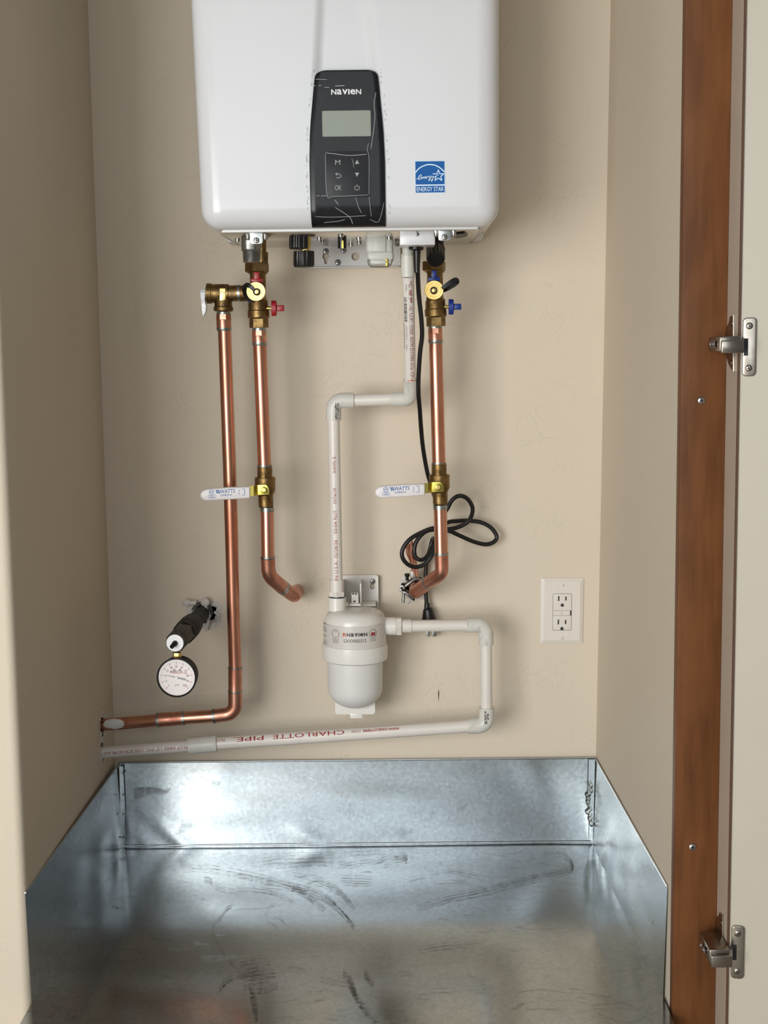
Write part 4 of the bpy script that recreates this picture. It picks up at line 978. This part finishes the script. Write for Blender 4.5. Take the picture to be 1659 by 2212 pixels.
# outlet on the right
o = d
part('outlet_port', MB().tube([P(822, 1352.5, o), P(855, 1352.5, o), P(856, 1352.5, o)], [R(19.5, o), R(19.5, o), R(18, o)], 28), 'tank', t)

# ================================================================== PVC DRAIN LINE
t = thing('drain_pipe', 'white plastic drain pipe from the canister, looping down and left above the pan', 'pipe', P(1000, 1560, d))
part('adapter_nut', MB().tube([P(856, 1352.3, o), P(867, 1352.2, o)], R(21, o), 6, True, None, PI / 6), 'pvc', t)
part('adapter', MB().tube([P(866, 1352, o), P(889, 1352, o), P(889, 1352, o)], [R(14.6, o), R(14.8, o), R(12, o)], 28), 'pvc', t)
part('pipe', MB().tube([P(887, 1352, o), P(1012, 1350.5, o)], R(13, o), 28), 'pvc', t)
pvc_elbow(t, P(1008, 1350.6, o), P(1049.5, 1350, o), P(1050, 1392, o), R(16.5, o), R(20, o), d)
part('pipe', MB().tube([P(1050, 1389, o), P(1051, 1532, o)], R(13, o), 28), 'pvc', t)
e2 = pvc_elbow(t, P(1051, 1528, o), P(1051.3, 1567, o), P(1011, 1568.7, o), R(17, o), R(19, o), d)
m = MB()
for k in range(3): flat_text(m, ('=-==-=', '-==-#-', '=-=')[k], P(1046.5 + k * 3.2, 1536 + k * 3, o + R(17, o) + .0006), -EZ, EX, R((30, 28, 14)[k], o), R(2.6, o), bold=.03)
part('lettering', m, 'ink_k', e2, 'small black print')
m = MB()                                                   # long run back to the left wall
A2, B2 = P(1013, 1568.7, o), P(466, 1606.3, .093); ra = R(13.8, .09)
run = part('pipe', MB().tube([A2, B2], ra, 28), 'pvc', t)
KK = lambda x: (1013 - x) / (1013 - 466)
m = MB(); pipe_text(m, 'CHARLOTTE', A2, B2, -EY, ra, R(11, .09), -.72, KK(745), KK(591), bold=.004); pipe_text(m, 'PIPE.', A2, B2, -EY, ra, R(11, .09), -.72, KK(571), KK(506), bold=.004)
pipe_text(m, 'PLUT', A2, B2, -EY, ra, R(6, .09), -.8, KK(487), KK(469)); pipe_text(m, 'WWW.CHARLOTTEPIPE', A2, B2, -EY, ra, R(6, .09), -.72, KK(863), KK(785), bold=.03); pipe_text(m, '.COM', A2, B2, -EY, ra, R(6, .09), -.72, KK(781), KK(761))
part('lettering', m, 'ink_r', run, 'red printing, upside down')
part('coupling', MB().tube([P(468, 1606, .093), P(468, 1606, .093), P(407, 1611.5, .095), P(407, 1611.5, .095)], [R(13, .09), R(18.6, .09), R(18.6, .09), R(13, .09)], 28), 'pvcfit', t)
A3 = P(410, 1611.2, .095); B3 = V((XL - .03, drainH.y, drainH.z)); A3w = P(224, 1625.5, -drainH.y)
rb = R(13.2, .095); run2 = part('pipe', MB().tube([A3, A3w, B3], rb, 28), 'pvc', t)
m = MB(); pipe_text(m, 'PLUT 0400S 1/2" PVC 1120 SCH 40 PR 600', A3, A3w, -EY, rb, R(7, .09), -.1, .02, .985)
part('lettering', m, 'ink_r', run2, 'red printing, upside down')

# ================================================================== GAS STUB WITH TEST GAUGE
t = thing('gas_pipe', 'black iron gas stub sticking out of a broken hole left of the copper pipe', 'pipe', P(430, 1335, .08))
g0 = V((gasH.x - .004, .05, gasH.z + .002)); g1 = P(378, 1389, .285); gax = (g1 - g0).normalized(); Lg = (g1 - g0).length
at = lambda k: g0 + gax * (Lg * k)
part('pipe', MB().tube([at(0), at(.56)], .0140, 24), 'iron', t)
part('tape_wrap', MB().tube([at(.48), at(.50), at(.56), at(.57), at(.68), at(.70), at(.76), at(.77)], [.0165, .018, .018, .0192, .0192, .018, .0185, .016], 28), 'iron', t)
m = MB(); sq = PI / 4
part('fitting', MB().tube([at(.74), at(.76), at(.93), at(.955)], [.0165, .0185, .0185, .0150], 6, True, None, .3), 'irong', t)
t2 = thing('pressure_gauge', 'round dial pressure gauge hanging from the gas stub by a brass nut', 'gauge', P(382, 1463, .27))
end = at(.955)
gt = MB().lathe(V((g1.x, -.262, g1.z)), -EY, [(0, .0135), (.018, .0145), (.023, .0146), (.0235, .0138)], 36)
part('test_tee', gt, 'irong', t2); part('bright_end', MB().lathe(V((g1.x, -.2854, g1.z)), -EY, [(0, .0137), (.0009, .0134)], 36), 'discw', t2, 'bright white round end of the test fitting')
ha = V((-.18, -.95, -.16)).normalized(); vs = V((g1.x + .0005, -.286, g1.z + .0002))
part('valve_stem', MB().lathe(vs, ha, [(0, .0042), (.006, .0042), (.006, .0034), (.016, .0034), (.017, .0028)], 18), 'iron', t2, 'black air valve stem')
part('nut', MB().pt([(383, 1409, 9), (383, 1411, 10), (383, 1420, 10), (383, 1422, 9)], .272, 6, PI / 6 + .12), 'brassy', t2, 'brass nut')
gc = P(382, 1463, .285); fr_r = R(42.5, .285); gx = V((-.02, -1, .03)).normalized()
ga = V((gc.x, gc.y, gc.z))
part('case', MB().lathe(ga, gx, [(-.028, fr_r * .86), (-.026, fr_r * .98), (-.006, fr_r), (.001, fr_r * 1.04), (.003, fr_r * 1.04), (.0035, fr_r * .955), (.0012, fr_r * .95)], 48), 'iron', t2)
fa = part('dial_face', MB().lathe(ga + gx * .0008, gx, [(0, fr_r * .955), (.0008, fr_r * .955)], 48), 'face', t2)
fo = ga + gx * .0020; e = R(1, .285); gu = (EX - gx * EX.dot(gx)).normalized(); gv = gx.cross(gu) * -1
if gv.z < 0: gv = -gv
fp = lambda x, y, o_=0: fo + gu * (x * e) + gv * (-y * e) + gx * o_
m = MB(); mr = MB()
for k in range(41):
    a = math.radians(-135 + 270 * k / 40); r0 = 33 if k % 4 else 30; q = [(math.sin(a) * rr, -math.cos(a) * rr) for rr in (r0, 36)]
    (m if k % 4 else mr).ribbon([fp(*q[0]), fp(*q[1])], (.5 if k % 4 else .9) * e, gx)
for k, sx in enumerate(('0', '10', '20', '30', '40', '50', '60', '70', '80', '90', '100')):
    a = math.radians(-135 + 27 * k); flat_text(mr if k > 3 else m, sx, fp(math.sin(a) * 25 - 2.6 * len(sx) / 2, -math.cos(a) * 25 + 2.4), gu, gv, 2.6 * e * len(sx), 4.6 * e)
flat_text(mr, 'PASCO', fp(-14, -9), gu, gv, 27 * e, 6.6 * e, bold=.012, shear=.12); flat_text(mr, 'USA', fp(15, -8), gu, gv, 9 * e, 3.4 * e); flat_text(m, 'psi', fp(-4, 20), gu, gv, 9 * e, 6 * e)
for x in (-5, 7.5): m.ribbon([fp(x, -19), fp(x, -14.5)], 4.5 * e, gx)
part('lettering', m, 'ink_g', fa); part('lettering', mr, 'ink_r', fa, 'red dial print')
nd = MB(); a0, a1 = fp(-28, -6, .0006), fp(19, 4, .0006); nv = gx.cross((a1 - a0).normalized())
nd.add([fp(-29, -6.5, .0007), fp(0, 1.2, .0007), fp(19, 7, .0007), fp(20, 2.6, .0007), fp(0, -1.6, .0007)], [(0, 1, 2, 3, 4)])
part('needle', nd, 'ink_g', t2); part('hub', MB().lathe(fp(0, 0, .0006), gx, [(0, 3 * e), (.0008, 3 * e), (.0012, 2 * e)], 16), 'discw', t2)

# plaster around the holes
def crust(c2, axis, rim, seed, n, rr, parent, sgn=-1):
    rnd = random.Random(seed); m = MB()
    for k in range(n):
        i = rnd.randrange(len(rim)); a = rim[i]; b_ = rim[(i + 1) % len(rim)]; u = rnd.random(); p = (a[0] + (b_[0] - a[0]) * u, a[1] + (b_[1] - a[1]) * u)
        s0 = rr * (.5 + rnd.random()); c3 = V((p[0], .0006 * rnd.random(), p[1])) if axis == 'y' else V((XL - .0004, p[0], p[1]))
        q = MB().ball(c3, s0, 7, 5, (1, .35, .8 + .6 * rnd.random()) if axis == 'y' else (.35, 1, .8 + .6 * rnd.random()))
        for w_ in q.v: w_ += V((1, 1, 1)) * (s0 * .5 * noise.noise(w_ * 260))
        m.add(q.v, q.f)
    return part('broken_plaster', m, 'plaster', parent)
part('scratch', MB().prism([P(947, 1488, .0001), P(949, 1497, .0001), P(947.5, 1516, .0001), P(946, 1500, .0001)], (0, -.0002, 0)), 'brownedge', wall_back)
crust(None, 'y', hole_gas, 1, 38, .0048, wall_back); crust(None, 'y', hole_cold, 2, 34, .0042, wall_back)
crust(None, 'x', hole_l, 3, 26, .0036, wall_left); crust(None, 'x', hole_l2, 4, 24, .0034, wall_left)
# strap that holds the gas stub inside its hole
t = thing('pipe_strap', 'grey paint-splashed pipe strap around the gas stub at the wall', 'strap', P(440, 1310, .02))
c = at(.26); pts = [V((c.x + .0175 * math.cos(q), -.012, c.z + .0175 * math.sin(q))) for q in [math.radians(-40 + 200 * k / 14) for k in range(15)]]
v = []; f = []
for p in pts:
    o_ = (p - V((c.x, -.012, c.z))).normalized() * .0015; v += [p - o_ + EY * .008, p + o_ + EY * .008, p + o_ - EY * .008, p - o_ - EY * .008]
for i in range(14):
    for j in range(4): f.append((4 * i + j, 4 * i + (j + 1) % 4, 4 * i + 4 + (j + 1) % 4, 4 * i + 4 + j))
f += [(0, 1, 2, 3), (56, 57, 58, 59)]
part('band', MB().add(v, f), 'irong', t)
m = MB().tube([P(402, 1303, .014), P(424, 1303, .012)], .0045, 12); m.ball(P(404, 1302, .015), .0065, 10, 8, (1.3, .8, .9)); m.ball(P(443, 1301, .018), .0075, 10, 8, (1.1, .8, 1.1)); m.tube([P(436, 1300, .012), P(450, 1308, .012)], .005, 10)
m.tube([P(443, 1303, .018), P(446, 1318, .019), P(453, 1330, .018), P(449, 1347, .016), P(444, 1362, .012)], .0032, 8); m.tube([P(463, 1322, .004), P(474, 1330, .006), P(470, 1342, .004), P(460, 1345, .002)], .0028, 8)
for p in m.v: p += V((1, 1, 1)) * (.0012 * noise.noise(p * 200))
part('painted_ear', m, 'plaster', t, 'paint covered ears and bolt')

# ================================================================== EARTH CLAMP AND WIRE
t = thing('ground_clamp', 'zinc ground clamp biting the cold copper stub at the wall', 'clamp', P(880, 1270, .03))
zc2 = coldH
def jaw(pts, r_, sq): return MB().tube(catmull(pts, 5), r_, 10, True, None, 0, sq)
part('jaw', jaw([P(867, 1265, .035), P(876, 1264, .036), P(886, 1257, .036), (P(898, 1250, .034)), P(910, 1255, .032)], .0042, 1.6), 'cast', t)
part('jaw', jaw([P(866, 1272, .034), P(874, 1277, .036), P(884, 1283, .036), P(890, 1290, .03)], .004, 1.6), 'cast', t)
part('bolt', MB().lathe(P(879.5, 1239, .036), -EZ, [(0, .0045), (.005, .0045), (.005, .0028), (.012, .0028)], 8), 'iron', t)
part('bolt', MB().tube([P(873, 1259, .038), P(871, 1302, .038)], .0027, 12), 'solder', t)
part('lug', MB().box(P(893, 1240, .034), (.010, .012, .014), .002), 'cast', t)
part('nut', MB().lathe(P(873, 1262, .038), -EZ, [(-.002, .0052), (.003, .0052)], 6).lathe(P(872, 1273, .038), -EZ, [(-.001, .005), (.003, .005)], 6), 'iron', t)
t = thing('ground_wire', 'bare stranded copper ground wire rising from the clamp', 'wire', P(890, 1210, .035))
for k in range(7):
    x0 = 877 + k * 2.6; x1 = 893.5 + k * 1.6
    part('strand', MB().tube(catmull([P(x0, 1178 - (k % 3) * 3 - k, .045 + .004 * math.sin(k * 2)), P(x0 + 2 + (k % 2), 1195, .044 + .004 * math.sin(k * 2)), P((x0 + x1) / 2 + 1.5, 1216, .042), P(x1, 1245, .036 + .002 * (k % 3))], 5), .00125, 8), 'copper', t)

# ================================================================== POWER CORD
t = thing('power_cord', 'black power cord hanging from the heater in loops behind the right copper pipe', 'power cord', P(905, 800, .12))
rows_ = [(899, 533, 16), (899, 539, 16), (899, 541, 12)]
part('grommet', MB().pt(rows_, .225, 20), 'cable', t)
rel = [(900.6, 540, 8)]
for k in range(7): rel += [(900.6, 546 + k * 5.6, 8.4 - k * .25), (900.6, 549.4 + k * 5.6, 8.4 - k * .25), (900.6, 549.4 + k * 5.6, 7 - k * .2), (900.6, 551.5 + k * 5.6, 7 - k * .2)]
part('strain_relief', MB().pt(rel + [(902, 588, 6)], .222, 18), 'cable', t)
cb = [(902, 584, .222), (904.5, 634, .20), (910, 688, .185), (911.7, 725, .175), (907.5, 761, .165), (904, 815, .15), (904, 851, .14), (907, 887, .125), (909.5, 924, .11), (914, 969, .095), (923, 1020, .08), (932, 1050, .07), (944, 1090, .06), (954, 1112, .055),
      (966, 1099, .055), (976, 1081, .058), (990, 1071.5, .06), (1005, 1074, .06), (1017, 1087, .058), (1021, 1104, .055), (1012, 1126, .05), (989, 1139, .05), (966, 1143, .052), (936, 1141, .055), (909, 1151, .058), (885.5, 1165, .062), (870.5, 1185, .064), (869, 1203, .064), (879.5, 1218, .062), (897, 1225, .06), (917, 1219, .058), (932, 1201, .056), (940, 1180, .05), (950, 1150, .04), (966, 1129.5, .032), (989, 1125.5, .028), (1015, 1125, .026), (1041, 1129, .026), (1062, 1141, .026), (1073, 1159, .026), (1066.5, 1171, .028), (1049, 1176, .03), (1023, 1170, .034), (993, 1157, .04), (967, 1146, .044), (936, 1144, .044), (917, 1150, .044), (901, 1167, .044), (895, 1186, .046), (897, 1202, .046), (906, 1209, .046), (917, 1207, .044), (927, 1195, .040), (935, 1178, .034), (938, 1165, .026), (934, 1165, .016), (929, 1185, .014), (922, 1210, .014), (919.5, 1240, .014), (919.5, 1265, .015), (920.5, 1288, .016), (922, 1308, .016)]
part('cable', MB().tube(catmull([P(*q) for q in cb], 5), R(4.7, .06), 12), 'cable', t)
dp = .017
part('plug', MB().pt([(922.5, 1303, 6), (922.5, 1314, 6.5), (923, 1316, 10.5), (924.5, 1319, 11.5), (926.5, 1338, 15.5), (929, 1353, 16.5), (929, 1356, 14)], dp, 20), 'cable', t)
pr = MB().box(P(925, 1364, dp), (.0062, .0015, .018), .0004); pr.box(P(937, 1364, dp), (.0062, .0015, .018), .0004); pr.lathe(P(941, 1356, dp + .008), -EZ, [(0, .0024), (.013, .0024), (.0155, .0012)], 12)
part('prong', pr, 'steel', t)

# ================================================================== OUTLET
t = thing('wall_outlet', 'white duplex wall outlet with test and reset buttons on the back wall', 'outlet', P(1213, 1319, 0))
c0 = P(1213.5, 1319, 0); e = R(1, 0); tilt = -.012
def op(x, y, o_): 
    return V((c0.x + (x * math.cos(tilt) - y * math.sin(tilt)) * e, -o_, c0.z + (x * math.sin(tilt) + y * math.cos(tilt)) * e))
w2, h2 = 46.5, 72.5
hole = [(x + .2, y - 1.9) for x, y in rrect(41.5, 82, 3.5)]
m = MB().prism([op(x, y, .0045) for x, y in rrect(w2 * 2 - 15, h2 * 2 - 15, 2)], (0, -.0009, 0), holes=[[op(x, y, .0045) for x, y in hole]])
o1 = [(x, y) for x, y in rrect(w2 * 2, h2 * 2, 2.5)]; o2 = [(x, y) for x, y in rrect(w2 * 2 - 15, h2 * 2 - 15, 2)]; n = len(o1)
v = [op(x, y, .0002) for x, y in o1] + [op(x, y, .0022) for x, y in o1] + [op(x, y, .0054) for x, y in o2]
m.add(v, [(i, (i + 1) % n, n + (i + 1) % n, n + i) for i in range(n)] + [(n + i, n + (i + 1) % n, 2 * n + (i + 1) % n, 2 * n + i) for i in range(n)] + [tuple(range(n))])
cpv = part('cover_plate', m, 'plate', t)
rc = part('receptacle', MB().prism([op(x, y, .0024) for x, y in [(a + .2, b - 1.9) for a, b in rrect(40, 80.4, 3)]], (0, -.0029, 0), bev=.0004), 'plate', t)
m = MB()
for yc in (28, -24):
    for x, hh in ((-7.9, 5.6), (7.9, 4.6)): m.prism([op(x + a, yc + b, .0052) for a, b in rrect(3.0, hh * 2, .8)], (0, -.0003, 0))
    gg = [(3.4 * math.cos(q), 3.6 * math.sin(q)) for q in [PI * k / 10 for k in range(11)]] + [(-3.4, -3.2), (3.4, -3.2)]
    m.prism([op(.1 + a, yc - 14.6 + b, .0052) for a, b in gg], (0, -.0003, 0))
part('socket_slot', m, 'ink_k', rc)
for x, w_ in ((-10.3, 18.6), (8.6, 17.5)): part('button', MB().prism([op(x + a, -4 + b, .0050) for a, b in rrect(w_, 10, .6)], (0, -.0014, 0), bev=.0004), 'plate', rc)
part('gap', MB().prism([op(18.9 + a, -4 + b, .0050) for a, b in rrect(2.4, 11, .4)], (0, -.0006, 0)), 'ink_k', rc)
m = MB()
for y in (1.8, -9.6): m.ribbon([op(-20, y, .0055), op(19.6, y, .0055)], .7 * e, -EY)
m.ribbon([op(-.8, 1.4, .0055), op(-.8, -9.2, .0055)], .7 * e, -EY)
m.lathe(op(14.5, -37.5, .0052), -EY, [(0, .0009), (.0003, .0009)], 10)
part('groove', m, 'ink_g', rc)
for y in (57.8, -60.5): screw_head(op(0, y, .0054), -EY, 4.4 * e, cpv, 'plate', slot=True)
